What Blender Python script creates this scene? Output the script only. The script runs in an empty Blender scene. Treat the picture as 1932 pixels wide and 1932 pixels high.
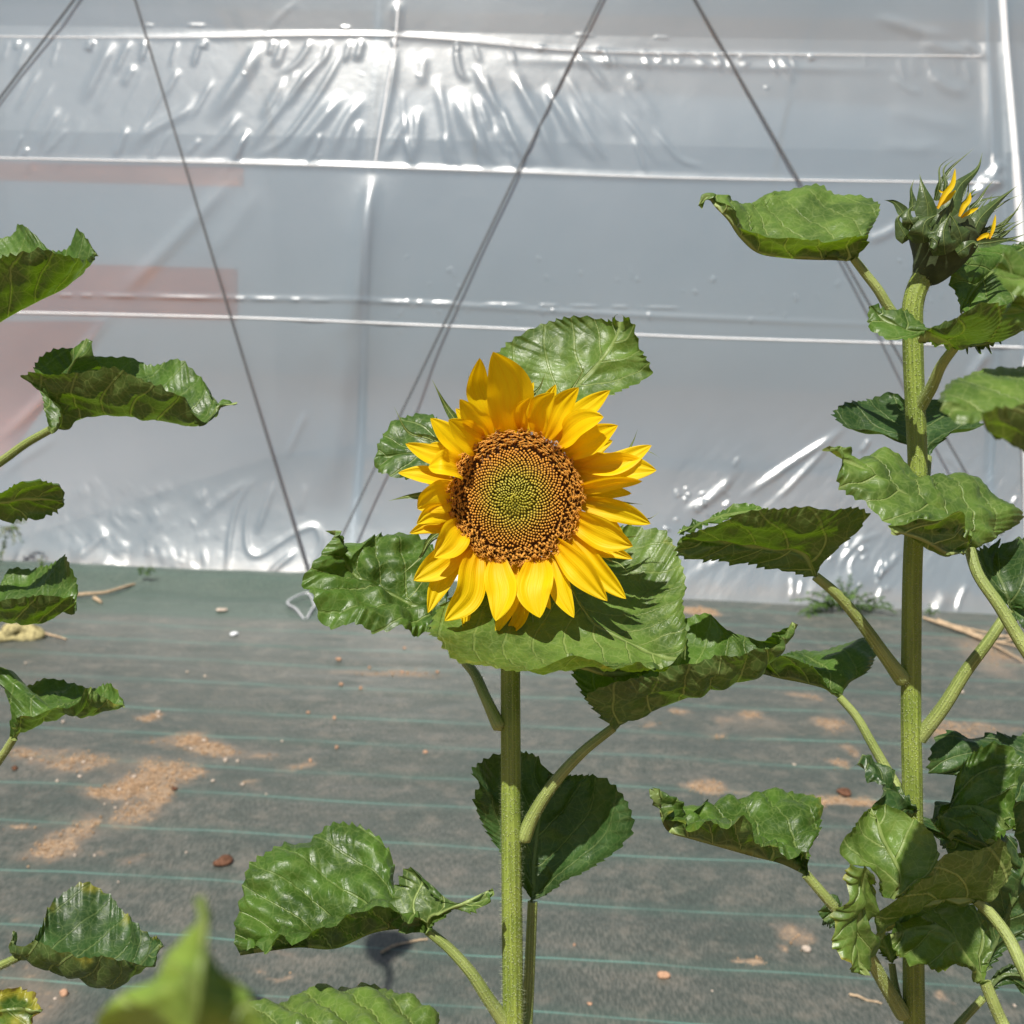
import bpy, math, random
import numpy as np
from mathutils import Vector, Matrix

random.seed(7)
RNG = np.random.default_rng(7)
SC = bpy.context.scene
COL = SC.collection

# ------------------------------------------------------------------ camera, sky, sun, exposure
F = 1861.0                     # focal length in units of a 1932 wide picture
CAMP = np.array([0.0, 0.0, 1.25])
PITCH, ROLL = math.radians(8.74), math.radians(1.9)
fwd = np.array([0, math.cos(PITCH), -math.sin(PITCH)])
_r0 = np.array([1.0, 0, 0]); _u0 = np.cross(_r0, fwd)
rgt = math.cos(ROLL) * _r0 + math.sin(ROLL) * _u0
upv = -math.sin(ROLL) * _r0 + math.cos(ROLL) * _u0
cam = bpy.data.cameras.new('camera'); cam_o = bpy.data.objects.new('camera', cam); COL.objects.link(cam_o)
cam_o.matrix_world = Matrix(((rgt[0], upv[0], -fwd[0], 0), (rgt[1], upv[1], -fwd[1], 0), (rgt[2], upv[2], -fwd[2], 1.25), (0, 0, 0, 1)))
cam.sensor_width = 36; cam.lens = 36 * F / 1932; cam.clip_end = 500; cam.clip_start = 0.02
cam.dof.use_dof = True; cam.dof.focus_distance = 0.70; cam.dof.aperture_fstop = 11.0
SC.camera = cam_o

SUN_EL, SUN_AZ = math.radians(59), math.radians(24)      # azimuth: to the left of straight behind the camera
to_sun = Vector((-math.sin(SUN_AZ) * math.cos(SUN_EL), -math.cos(SUN_AZ) * math.cos(SUN_EL), math.sin(SUN_EL)))
w = bpy.data.worlds.new('World'); SC.world = w; w.use_nodes = True
nt = w.node_tree; sky = nt.nodes.new('ShaderNodeTexSky'); sky.sky_type = 'NISHITA'; sky.sun_disc = False
sky.sun_elevation = SUN_EL; sky.sun_rotation = math.atan2(to_sun.x, to_sun.y)
bg = nt.nodes['Background']; bg.inputs[1].default_value = 0.05
nt.links.new(sky.outputs[0], bg.inputs[0])
sun = bpy.data.lights.new('sun', 'SUN'); sun.energy = 5.0; sun.angle = math.radians(0.53); sun.color = (1, 0.95, 0.87)
sun_o = bpy.data.objects.new('sun', sun); COL.objects.link(sun_o)
sun_o.rotation_euler = to_sun.to_track_quat('Z', 'Y').to_euler()
SC.view_settings.view_transform = 'Standard'; SC.view_settings.look = 'None'
SC.view_settings.exposure = 0.34; SC.view_settings.gamma = 1.0
SC.render.engine = 'CYCLES'
SC.cycles.max_bounces = 8; SC.cycles.transparent_max_bounces = 12
SC.cycles.use_denoising = True
SC.cycles.sample_clamp_indirect = 4.0

# ------------------------------------------------------------------ where things stand: rays through the view used once to measure the place
REG = {'F': (0, 0, 1), 'z1': (0, 0, .5002), 'z2': (966.4, 0, .5002), 'z3': (0, 559, .3514), 'z4': (559, 559, .3927),
       'z5': (1253.2, 319.5, .3514), 'z6': (1253.2, 918.5, .3514), 'b1': (1213.2, 1213.2, .3721), 'b2': (399.4, 1213.2, .4134),
       'b3': (0, 1213.2, .372), 'zf': (734.8, 639, .3059), 'zb': (1597.4, 239.6, .2481), 'b6': (0, 998.4, .3307),
       'r7': (1277.9, 998.4, .3386), 'c1': (1612.6, 1277.9, .3384), 'c2': (1692.5, 383.4, .2563), 'c3': (0, 383.4, .5458)}
def px(reg, x, y):
    ox, oy, s = REG[reg]; return ox + x * s, oy + y * s
def ray(x, y): return fwd + (x - 966) / F * rgt + (966 - y) / F * upv
def P(reg, x, y, d): return CAMP + d * ray(*px(reg, x, y))
def G(reg, x, y, z=0.0):
    r = ray(*px(reg, x, y)); return CAMP + r * (z - CAMP[2]) / r[2]
WA, WB = G('F', 0, 1080), G('F', 1932, 1165)
WE = (WB - WA) / np.linalg.norm(WB - WA)                 # along the tunnel
WN = np.array([WE[1], -WE[0], 0.0]); WA = WA - WN * .37                      # towards the viewer
FLARE = .37
def dbase(z):          # the side wall leans back as it rises and flares out to its buried foot
    z1 = np.clip(z, .9, 2.35); return -.072 * (z1 - .9) ** 2 - .209 * np.clip(z - 2.35, 0, .10) - .29 * np.clip(z - 2.45, 0, .62) - .17 * np.maximum(0, z - 3.07) + FLARE * (np.clip(1.1 - z, 0, 1.2) / 1.1) ** 2
def Wuz(reg, x, y, off=0.0):
    r = ray(*px(reg, x, y)); o = off
    for _ in range(5):
        t = np.dot(WA + WN * o - CAMP, WN) / np.dot(r, WN); p = CAMP + r * t; o = off + dbase(p[2])
    return np.dot(p - WA, WE), p[2], p

# ------------------------------------------------------------------ helpers
def smooth01(x): x = np.clip(x, 0, 1); return x * x * (3 - 2 * x)
_T = np.random.default_rng(3).random((256, 256))
def vnoise(x, y):
    xi, yi = np.floor(x).astype(int), np.floor(y).astype(int); fx, fy = x - xi, y - yi
    fx = fx * fx * (3 - 2 * fx); fy = fy * fy * (3 - 2 * fy)
    a = _T[xi & 255, yi & 255]; b = _T[(xi + 1) & 255, yi & 255]; c = _T[xi & 255, (yi + 1) & 255]; d = _T[(xi + 1) & 255, (yi + 1) & 255]
    return (a * (1 - fx) + b * fx) * (1 - fy) + (c * (1 - fx) + d * fx) * fy - 0.5
def fbm(x, y, o=4):
    s = 0; a = 1
    for k in range(o): s = s + a * vnoise(x * 2 ** k + 17.3 * k, y * 2 ** k + 5.1 * k); a *= .5
    return s
def spline(pts, n, tt=None):
    """centripetal Catmull-Rom through pts, n samples even in arc length (or at tt in 0..1)"""
    p = np.asarray(pts, float)
    if len(p) == 2: p = np.array([p[0], p[0] * .67 + p[1] * .33, p[0] * .33 + p[1] * .67, p[1]])
    q = np.vstack([2 * p[0] - p[1], p, 2 * p[-1] - p[-2]])
    k = np.concatenate([[0], np.cumsum(np.maximum(np.linalg.norm(np.diff(q, axis=0), axis=1), 1e-6) ** .5)])
    out = []
    for i in range(1, len(q) - 2):
        t0, t1, t2, t3 = k[i - 1:i + 3]; t = np.linspace(t1, t2, 16, endpoint=False)[:, None]
        a1 = (t1 - t) / (t1 - t0) * q[i - 1] + (t - t0) / (t1 - t0) * q[i]
        a2 = (t2 - t) / (t2 - t1) * q[i] + (t - t1) / (t2 - t1) * q[i + 1]
        a3 = (t3 - t) / (t3 - t2) * q[i + 1] + (t - t2) / (t3 - t2) * q[i + 2]
        b1 = (t2 - t) / (t2 - t0) * a1 + (t - t0) / (t2 - t0) * a2
        b2 = (t3 - t) / (t3 - t1) * a2 + (t - t1) / (t3 - t1) * a3
        out.append((t2 - t) / (t2 - t1) * b1 + (t - t1) / (t2 - t1) * b2)
    out.append(p[-1:]); c = np.vstack(out)
    s = np.concatenate([[0], np.cumsum(np.linalg.norm(np.diff(c, axis=0), axis=1))])
    if tt is None: tt = np.linspace(0, 1, n)
    return np.stack([np.interp(tt * s[-1], s, c[:, j]) for j in range(c.shape[1])], 1)
def unit(v): return v / np.maximum(np.linalg.norm(v, axis=-1, keepdims=True), 1e-9)

class MB:
    """collects vertices, faces and per-vertex floats / uvs / colours, linked as ONE mesh object"""
    def __init__(self): self.v = []; self.f = []; self.a = {}; self.n = 0; self.mi = []
    def add(self, V, Fc, mat=0, **attrs):
        V = np.asarray(V, float); self.v.append(V)
        for f in Fc: self.f.append([i + self.n for i in f]); self.mi.append(mat)
        for k in set(self.a) | set(attrs):
            if k not in self.a: self.a[k] = [np.zeros(self.n)] if self.n else []
            self.a[k].append(np.asarray(attrs.get(k, np.zeros(len(V))), float).reshape(-1))
        self.n += len(V)
    def grid(self, V, closed=False, mat=0, **attrs):
        nr, nc = V.shape[:2]; fc = []
        for i in range(nr - 1):
            for j in range(nc - (0 if closed else 1)):
                k = (j + 1) % nc; fc.append((i * nc + j, i * nc + k, (i + 1) * nc + k, (i + 1) * nc + j))
        self.add(V.reshape(-1, 3), fc, mat, **{k: np.asarray(x).reshape(-1) for k, x in attrs.items()})
    def tube(self, pts, rad, n=10, cap=True, mat=0, **kw):
        pts = np.asarray(pts, float); rad = np.broadcast_to(np.asarray(rad, float), (len(pts),))
        t = unit(np.gradient(pts, axis=0)); ref = np.array([.31, .93, .2]); u = unit(np.cross(t, ref)); vv = np.cross(t, u)
        a = np.linspace(0, 2 * np.pi, n, endpoint=False)
        V = pts[:, None] + rad[:, None, None] * (np.cos(a)[None, :, None] * u[:, None] + np.sin(a)[None, :, None] * vv[:, None])
        tl = np.concatenate([[0], np.cumsum(np.linalg.norm(np.diff(pts, axis=0), axis=1))])
        at = dict(tl=np.repeat(tl, n), ang=np.tile(a, len(pts)))
        self.grid(V, True, mat, **at)
        if cap:
            self.add(V[0], [list(range(n))[::-1]], mat); self.add(V[-1], [list(range(n))], mat)
    def build(self, name, mats, parent=None, origin=None, smooth=True):
        V = np.vstack(self.v)
        o0 = np.zeros(3)
        root = parent
        while root is not None and root.parent is not None: root = root.parent
        if root is not None: o0 = np.array(root.location)
        elif origin is not None: o0 = np.asarray(origin, float)
        me = bpy.data.meshes.new(name); me.from_pydata((V - o0).tolist(), [], self.f)
        for m in (mats if isinstance(mats, (list, tuple)) else [mats]): me.materials.append(m)
        if any(self.mi): me.polygons.foreach_set('material_index', self.mi)
        me.polygons.foreach_set('use_smooth', [smooth] * len(me.polygons))
        for k, ch in self.a.items():
            at = me.attributes.new(k, 'FLOAT', 'POINT'); at.data.foreach_set('value', np.concatenate(ch).astype(np.float32))
        me.update()
        o = bpy.data.objects.new(name, me); COL.objects.link(o)
        if root is not None: o.parent = parent
        else: o.location = o0
        return o
def fast_grid(name, V, mat, parent=None, **attrs):
    nr, nc = V.shape[:2]; o0 = np.array(parent.location) if parent else np.zeros(3); idx = np.arange(nr * nc).reshape(nr, nc)
    q = np.stack([idx[:-1, :-1], idx[:-1, 1:], idx[1:, 1:], idx[1:, :-1]], -1).reshape(-1); nf = (nr - 1) * (nc - 1)
    me = bpy.data.meshes.new(name); me.vertices.add(nr * nc); me.vertices.foreach_set('co', (V.reshape(-1, 3) - o0).astype(np.float32).ravel())
    me.loops.add(nf * 4); me.loops.foreach_set('vertex_index', q.astype(np.int32)); me.polygons.add(nf)
    me.polygons.foreach_set('loop_start', np.arange(0, nf * 4, 4, dtype=np.int32)); me.polygons.foreach_set('loop_total', np.full(nf, 4, np.int32))
    me.update(calc_edges=True); me.polygons.foreach_set('use_smooth', [True] * nf); me.materials.append(mat)
    for k, a in attrs.items(): me.attributes.new(k, 'FLOAT', 'POINT').data.foreach_set('value', a.astype(np.float32).ravel())
    me.update(); o = bpy.data.objects.new(name, me); COL.objects.link(o)
    if parent: o.parent = parent
    return o
def thing(name, label, cat, loc, group=None):
    o = bpy.data.objects.new(name, None); COL.objects.link(o); o.location = loc; o.empty_display_size = .1
    o['label'] = label; o['category'] = cat
    if group: o['group'] = group
    return o
def tag(o, label=None, cat=None, group=None, kind=None):
    if label: o['label'] = label
    if cat: o['category'] = cat
    if group: o['group'] = group
    if kind: o['kind'] = kind
    return o

# ------------------------------------------------------------------ materials
class NB:
    def __init__(self, name):
        self.m = bpy.data.materials.new(name); self.m.use_nodes = True; self.t = self.m.node_tree; self.t.nodes.clear()
        self.out = self.t.nodes.new('ShaderNodeOutputMaterial')
    def n(self, typ, ins=None, **pr):
        nd = self.t.nodes.new('ShaderNode' + typ)
        for k, v in pr.items(): setattr(nd, k, v)
        for k, v in (ins or {}).items():
            s = nd.inputs[k]
            if hasattr(v, 'node'): self.t.links.new(v, s)
            else: s.default_value = v
        return nd
    def attr(self, name): return self.n('Attribute', attribute_name=name).outputs['Fac']
    def math(self, op, a, b=0.0, c=0.0, clamp=False): return self.n('Math', {0: a, 1: b, 2: c}, operation=op, use_clamp=clamp).outputs[0]
    def ss(self, x, lo, hi, a=0.0, b=1.0): return self.n('MapRange', {0: x, 1: lo, 2: hi, 3: a, 4: b}, interpolation_type='SMOOTHSTEP').outputs[0]
    def noise(self, scale, detail=3, vec=None, rough=.5, dist=0.0):
        i = {'Scale': scale, 'Detail': detail, 'Roughness': rough, 'Distortion': dist}
        if vec is not None: i['Vector'] = vec
        return self.n('TexNoise', i).outputs[0]
    def mix(self, fac, a, b):
        nd = self.n('Mix', data_type='RGBA')
        for s, v in ((nd.inputs[0], fac), (nd.inputs[6], a), (nd.inputs[7], b)):
            if hasattr(v, 'node'): self.t.links.new(v, s)
            else: s.default_value = v if not isinstance(v, tuple) else (*v, 1.0)[:4]
        return nd.outputs[2]
    def pos(self): return self.n('TexCoord').outputs['Object']
    def map(self, vec, scale): return self.n('Mapping', {0: vec, 3: scale}).outputs[0]
    def bump(self, h, strength=.5, dist=.002, normal=None):
        i = {'Height': h, 'Strength': strength, 'Distance': dist}
        if normal is not None: i['Normal'] = normal
        return self.n('Bump', i).outputs[0]
    def shader(self, fac, a, b): return self.n('MixShader', {0: fac, 1: a, 2: b}).outputs[0]
    def end(self, s): self.t.links.new(s, self.out.inputs[0]); return self.m
def rgba(c): return (*c, 1.0)

def leaf_material(name, top, under, glow, vein, tw=.27, rough=.41):
    b = NB(name); pos = b.pos()
    dm, tl, vp, age = b.attr('dm'), b.attr('tl'), b.attr('vp'), b.attr('age')
    adm = b.math('ABSOLUTE', dm)
    midm = b.ss(adm, .0006, .0019, 1, 0)
    fr = b.math('ABSOLUTE', b.math('SUBTRACT', b.math('FRACT', vp), .5))
    lat = b.ss(fr, .018, .05, 1, 0)
    edge = b.ss(adm, .0, .07, 1, .45)
    lat = b.math('MULTIPLY', lat, edge)
    vor = b.n('TexVoronoi', {'Vector': pos, 'Scale': 190.0, 'Randomness': 1.0}, feature='DISTANCE_TO_EDGE').outputs[0]
    net = b.ss(vor, .0, .10, 1, 0)
    vor2 = b.n('TexVoronoi', {'Vector': pos, 'Scale': 75.0}, feature='DISTANCE_TO_EDGE').outputs[0]
    net2 = b.ss(vor2, .0, .05, 1, 0)
    veins = b.math('MAXIMUM', b.math('MAXIMUM', midm, lat), b.math('MULTIPLY', net2, .34))
    n1 = b.noise(26, 4, pos); n2 = b.noise(120, 3, pos)
    rnd = b.n('ObjectInfo').outputs['Random']
    topc = b.mix(b.ss(n1, .35, .68), tuple(x * .60 for x in top), (top[0] * 1.35, top[1] * 1.22, top[2] * 1.15))
    topc = b.mix(b.math('MULTIPLY', b.ss(n2, .45, .7), .3), topc, (top[0] * 1.9, top[1] * 1.45, top[2] * 1.3))
    topc = b.mix(b.math('MULTIPLY', veins, .45), topc, vein)
    topc = b.mix(b.math('MULTIPLY', net, .12), topc, vein)
    undc = b.mix(b.ss(n1, .3, .7), tuple(x * .8 for x in under), tuple(x * 1.2 for x in under))
    undc = b.mix(b.math('MULTIPLY', veins, .75), undc, tuple(min(1, x * 1.25) for x in vein))
    undc = b.mix(b.math('MULTIPLY', net, .25), undc, tuple(x * .8 for x in vein))
    back = b.n('NewGeometry').outputs['Backfacing']
    colr = b.mix(back, topc, undc)
    yl = b.ss(b.math('ADD', age, b.math('MULTIPLY', b.math('SUBTRACT', b.noise(60, 4, pos), .5), .9)), .42, .72)
    colr = b.mix(b.math('MULTIPLY', yl, .85), colr, (.33, .30, .03))
    br = b.ss(b.math('ADD', age, b.math('MULTIPLY', b.math('SUBTRACT', b.noise(130, 3, pos), .5), .8)), .82, .98)
    colr = b.mix(b.math('MULTIPLY', br, .9), colr, (.075, .035, .015))
    h = b.math('ADD', b.math('MULTIPLY', b.noise(95, 4, pos), 1.0), b.math('MULTIPLY', net, -.06))
    h = b.math('ADD', h, b.math('MULTIPLY', b.math('MAXIMUM', lat, midm), -.8))
    nrm = b.bump(h, .7, .0015)
    pr = b.n('BsdfPrincipled', {'Base Color': colr, 'Roughness': b.ss(n2, .2, .8, rough - .08, rough + .14), 'Specular IOR Level': .5, 'Normal': nrm}).outputs[0]
    gl = b.mix(b.math('MULTIPLY', veins, .5), glow, tuple(min(1, x * 1.5) for x in glow))
    gl = b.mix(b.math('MULTIPLY', yl, .7), gl, (.5, .42, .02))
    tr = b.n('BsdfTranslucent', {'Color': gl, 'Normal': nrm}).outputs[0]
    return b.end(b.shader(tw, pr, tr))
M_LEAF = leaf_material('leaf_green', (.056, .128, .017), (.064, .115, .022), (.15, .28, .004), (.30, .38, .12))
M_LEAF_PALE = leaf_material('leaf_pale_green', (.094, .178, .030), (.078, .130, .024), (.20, .34, .006), (.36, .43, .15))
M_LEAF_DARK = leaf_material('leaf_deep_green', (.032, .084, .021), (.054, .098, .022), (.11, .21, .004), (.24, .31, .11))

M_LEAF_YOUNG = leaf_material('leaf_young_green', (.17, .29, .045), (.15, .23, .035), (.28, .45, .012), (.36, .43, .15))
def stem_material(name, c1, c2, hair=.3):
    b = NB(name); pos = b.pos(); ang, tl = b.attr('ang'), b.attr('tl')
    n1 = b.noise(30, 4, pos)
    colr = b.mix(b.ss(n1, .3, .7), c1, c2)
    st = b.n('TexNoise', {'Vector': b.n('CombineXYZ', {0: b.math('MULTIPLY', ang, 3.5), 1: b.math('MULTIPLY', tl, 9.0), 2: 0.0}).outputs[0], 'Scale': 1.0, 'Detail': 3.0}).outputs[0]
    colr = b.mix(b.math('MULTIPLY', b.ss(st, .45, .62), .45), colr, tuple(min(1, x * 1.55) for x in c2))
    sp = b.n('TexVoronoi', {'Vector': pos, 'Scale': 520.0}).outputs['Distance']
    spk = b.ss(sp, .14, .36, 1, 0)
    colr = b.mix(b.math('MULTIPLY', spk, hair), colr, (.55, .60, .36))
    h = b.math('ADD', b.math('MULTIPLY', st, 1.0), b.math('MULTIPLY', spk, .5))
    pr = b.n('BsdfPrincipled', {'Base Color': colr, 'Roughness': .5, 'Specular IOR Level': .35, 'Normal': b.bump(h, .7, .0012), 'Subsurface Weight': .08, 'Subsurface Radius': (.004, .006, .002), 'Subsurface Scale': .5}).outputs[0]
    return b.end(pr)
M_STEM = stem_material('stem_green', (.13, .185, .028), (.21, .265, .048))
M_PETIOLE = stem_material('petiole_green', (.16, .21, .05), (.27, .32, .10), .2)
b = NB('stem_hairs'); M_HAIR = b.end(b.shader(.35, b.n('BsdfPrincipled', {'Base Color': rgba((.52, .58, .36)), 'Roughness': .6}).outputs[0], b.n('BsdfTranslucent', {'Color': rgba((.5, .6, .3))}).outputs[0]))

def petal_material():
    b = NB('yellow_ray_petal'); pos = b.pos(); t, s = b.attr('t'), b.attr('s')
    rnd = b.n('ObjectInfo').outputs['Random']
    v = b.n('CombineXYZ', {0: b.math('MULTIPLY', s, 9.0), 1: b.math('MULTIPLY', t, 1.2), 2: b.math('MULTIPLY', rnd, 40.0)}).outputs[0]
    st = b.n('TexNoise', {'Vector': v, 'Scale': 1.0, 'Detail': 4.0}).outputs[0]
    base = b.mix(b.ss(t, .0, .5), (.86, .45, .001), (.92, .68, .003))
    base = b.mix(b.math('MULTIPLY', b.ss(st, .4, .75), .3), base, (.80, .40, .002))
    base = b.mix(b.math('MULTIPLY', b.ss(rnd, .0, 1.0), .25), base, (.93, .66, .01))
    nrm = b.bump(st, .45, .0012)
    pr = b.n('BsdfPrincipled', {'Base Color': base, 'Roughness': .5, 'Specular IOR Level': .25, 'Normal': nrm}).outputs[0]
    tr = b.n('BsdfTranslucent', {'Color': b.mix(.3, base, (.95, .40, 0.0)), 'Normal': nrm}).outputs[0]
    return b.end(b.shader(.42, pr, tr))
M_PETAL = petal_material()

def floret_material():
    b = NB('disc_floret'); r, tip, rn = b.attr('rad'), b.attr('tip'), b.attr('rnd')
    inner_lo, inner_hi = (.19, .18, .015), (.50, .45, .055)
    outer_lo, outer_hi = (.19, .075, .014), (.62, .29, .042)
    lo = b.mix(b.ss(r, .22, .62), inner_lo, outer_lo)
    hi = b.mix(b.ss(r, .18, .74), inner_hi, outer_hi)
    c = b.mix(b.ss(b.math('ADD', tip, b.math('MULTIPLY', b.math('SUBTRACT', rn, .5), .3)), .35, .95), lo, hi)
    pr = b.n('BsdfPrincipled', {'Base Color': c, 'Roughness': .55, 'Specular IOR Level': .3}).outputs[0]
    return b.end(pr)
M_FLORET = floret_material()

def film_material():
    b = NB('polythene_film'); pos = b.pos()
    n1 = b.noise(.9, 3, pos); n2 = b.noise(14, 3, pos); n3 = b.noise(60, 2, pos)
    dust = b.n('SeparateXYZ', {0: pos}).outputs[2]
    c = b.mix(b.ss(n1, .3, .7), (.36, .475, .55), (.42, .53, .605))
    low = b.math('MULTIPLY', b.ss(b.math('ADD', dust, b.math('MULTIPLY', b.math('SUBTRACT', n2, .5), .12)), .02, .16, 1, 0), .45)
    c = b.mix(low, c, (.60, .54, .48))
    nrm = b.bump(b.math('ADD', n2, b.math('MULTIPLY', n3, .25)), .20, .004)
    d = b.n('BsdfDiffuse', {'Color': c, 'Normal': nrm}).outputs[0]
    tl = b.n('BsdfTranslucent', {'Color': rgba((.86, .91, .96)), 'Normal': nrm}).outputs[0]
    base = b.shader(.46, d, tl)
    base = b.shader(.24, base, b.n('BsdfTransparent', {'Color': rgba((.95, .97, 1))}).outputs[0])
    base = b.shader(.16, base, b.n('BsdfRefraction', {'Color': rgba((.95, .97, 1)), 'IOR': 1.2, 'Roughness': .45}).outputs[0])
    gl = b.n('BsdfGlossy', {'Color': rgba((1, 1, 1)), 'Roughness': .29, 'Normal': nrm}).outputs[0]
    gl2 = b.n('BsdfGlossy', {'Color': rgba((1, 1, 1)), 'Roughness': .2, 'Normal': nrm}).outputs[0]
    gl = b.shader(.15, gl, gl2)
    fr = b.n('Fresnel', {'IOR': 1.50, 'Normal': nrm}).outputs[0]
    return b.end(b.shader(b.math('MULTIPLY', fr, 1.35), base, gl))
M_FILM = film_material()
def simple(name, c, rough=.6, spec=.4, nscale=40, var=.25, bump=.3, metal=0.0):
    b = NB(name); pos = b.pos(); n1 = b.noise(nscale, 4, pos)
    colr = b.mix(b.ss(n1, .3, .7), tuple(x * (1 - var) for x in c), tuple(min(1, x * (1 + var)) for x in c))
    return b.end(b.n('BsdfPrincipled', {'Base Color': colr, 'Roughness': rough, 'Specular IOR Level': spec, 'Metallic': metal, 'Normal': b.bump(n1, bump, .003)}).outputs[0])
M_WHITE = simple('white_plastic', (.78, .79, .80), .35, .5, 20, .05, .1)
M_HOOP = simple('galvanised_steel', (.55, .56, .57), .4, .5, 30, .1, .1, .8)
M_PINK = simple('pink_tint_board', (.98, .37, .18), .8, .2, 6, .12, .1)
M_SOIL = simple('red_brown_soil', (.41, .275, .165), .95, .1, 60, .35, .8)
M_EARTH = simple('bare_earth', (.30, .18, .11), .95, .1, 8, .3, .6)
M_STONE = simple('pale_stone', (.46, .38, .31), .8, .3, 90, .25, .5)
M_STONE_R = simple('tan_stone', (.46, .27, .17), .85, .2, 90, .25, .5)
M_CLOD = simple('dark_brown_clod', (.13, .065, .04), .95, .1, 120, .4, .9)
M_STRAW = simple('dry_straw', (.42, .31, .20), .8, .2, 80, .25, .4)
M_WEED = simple('weed_green', (.075, .14, .03), .6, .3, 50, .3, .2)
M_BENTROD = simple('bent_wire', (.62, .62, .64), .35, .5, 60, .1, .2, .6)

b = NB('rope_strands'); pos = b.pos(); ph = b.math('ADD', b.math('MULTIPLY', b.attr('tl'), 260.0), b.math('MULTIPLY', b.attr('ang'), 3.0))
sn = b.ss(b.math('SINE', ph), -.9, .6)
M_ROPE = b.end(b.n('BsdfPrincipled', {'Base Color': b.mix(sn, (.035, .037, .04), (.15, .155, .165)), 'Roughness': .7, 'Normal': b.bump(sn, .8, .003)}).outputs[0])

def mat_material():
    b = NB('woven_weed_mat'); pos = b.pos(); sc, dirt = b.attr('stripe'), b.attr('dirt')
    sx = b.n('SeparateXYZ', {0: pos})
    n1 = b.noise(3.0, 5, pos, .6); n2 = b.noise(b_s := 22.0, 4, pos, .6); n3 = b.noise(150, 3, pos)
    wx = b.math('SINE', b.math('MULTIPLY', sx.outputs[0], 2100.0)); wy = b.math('SINE', b.math('MULTIPLY', sx.outputs[1], 900.0))
    weave = b.math('MULTIPLY', b.math('ADD', wx, 1.0), .5)
    thr = b.n('TexNoise', {'Vector': b.map(pos, (300.0, 45.0, 45.0)), 'Scale': 1.0, 'Detail': 2.0}).outputs[0]
    c = b.mix(b.ss(n1, .3, .7), (.074, .090, .078), (.130, .131, .114))
    c = b.mix(b.math('MULTIPLY', b.ss(n2, .45, .75), .5), c, (.175, .165, .14))
    c = b.mix(b.math('MULTIPLY', b.ss(thr, .40, .58), .8), c, (.042, .054, .046))
    c = b.mix(b.math('MULTIPLY', weave, .14), c, (.03, .035, .03))
    fr = b.math('ABSOLUTE', b.math('SUBTRACT', b.math('FRACT', b.math('ADD', sc, .5)), .5))
    brk = b.n('TexNoise', {'Vector': b.map(pos, (2.2, 5.0, 1.0)), 'Scale': 1.0, 'Detail': 4.0}).outputs[0]
    ln = b.math('MULTIPLY', b.ss(fr, .006, .017, 1, 0), b.ss(brk, .36, .60, .35, 1.0))
    c = b.mix(b.math('MULTIPLY', ln, .8), c, (.17, .36, .30))
    halo = b.math('MULTIPLY', b.ss(fr, .03, .22, 1, 0), .28)
    mot = b.math('MULTIPLY', b.ss(b.noise(12, 7, pos, .72), .48, .68), .30)
    c = b.mix(mot, c, (.235, .205, .165))
    c = b.mix(halo, c, (.060, .105, .085))
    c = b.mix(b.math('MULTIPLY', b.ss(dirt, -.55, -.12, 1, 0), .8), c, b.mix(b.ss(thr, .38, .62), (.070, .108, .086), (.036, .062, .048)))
    dd = b.math('ADD', dirt, b.math('MULTIPLY', b.math('SUBTRACT', b.noise(40, 7, pos, .75), .5), 1.7))
    dm = b.ss(dd, .30, .78)
    dc = b.mix(b.ss(n3, .3, .7), (.26, .175, .105), (.47, .345, .22))
    c = b.mix(b.math('MULTIPLY', dm, .92), c, dc)
    film = b.ss(b.math('ADD', dirt, b.math('MULTIPLY', b.math('SUBTRACT', n1, .5), .5)), .05, .5)
    c = b.mix(b.math('MULTIPLY', film, .36), c, (.27, .20, .15))
    rough = b.ss(dm, 0, 1, .46, .95)
    h = b.math('ADD', b.math('MULTIPLY', b.math('ADD', wx, wy), .12), b.math('ADD', b.math('MULTIPLY', n3, .5), b.math('MULTIPLY', dm, 1.2)))
    return b.end(b.n('BsdfPrincipled', {'Base Color': c, 'Roughness': rough, 'Specular IOR Level': .38, 'Normal': b.bump(h, .5, .002)}).outputs[0])
M_MAT = mat_material()

# ------------------------------------------------------------------ ground and weed mat
MATV = [1.743, 1.92, 2.145, 2.387, 2.61, 2.797, 3.03, 3.25, 3.56, 3.83, 4.06, 4.30, 4.53, 4.77, 5.0, 5.24]
def gz(x, y):
    v = y + .046 * x
    h = .0035 * fbm(x * 3 + 3, y * 16, 2) + .012 * fbm(x * 1.1 + 3, y * 1.3, 3) + .006 * fbm(x * 4, y * 7 + 9, 2)
    dw = 5.19 - v                                   # distance in front of the tunnel wall
    h = h + .085 * np.exp(-((dw - .10) / .20) ** 2) * (1 / (1 + np.exp((x - .3) / .35)) * .9 + .15) + .018 * np.exp(-((dw - .50) / .10) ** 2) * np.exp(-((x + 1.35) / .8) ** 2)
    return h
bm = MB(); bm.grid(np.array([[[x, y, -.06] for x in (-60, -20, 0, 20, 60)] for y in (-60, -20, 0, 20, 60)], float)[:, ::1])
tag(bm.build('ground', M_EARTH), kind='structure')
xs = np.arange(-4.4, 4.4, .011); ys = np.arange(.3, 5.40, .009)
X, Y = np.meshgrid(xs, ys); Yw = Y - .046 * X; V = Y
Z = gz(X, Yw)
ext = np.arange(1, 8)
kv = np.concatenate([MATV[0] - .235 * ext[::-1], MATV, MATV[-1] + .235 * ext[:2]]); kk = np.arange(len(kv))
stripe = np.interp(V + .028 * fbm(X * .9, Y * .35 + 4, 3), kv, kk)
dirt = np.full_like(X, .0) + .10 * fbm(X * .8 + 40, Y * .8, 3)
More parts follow.
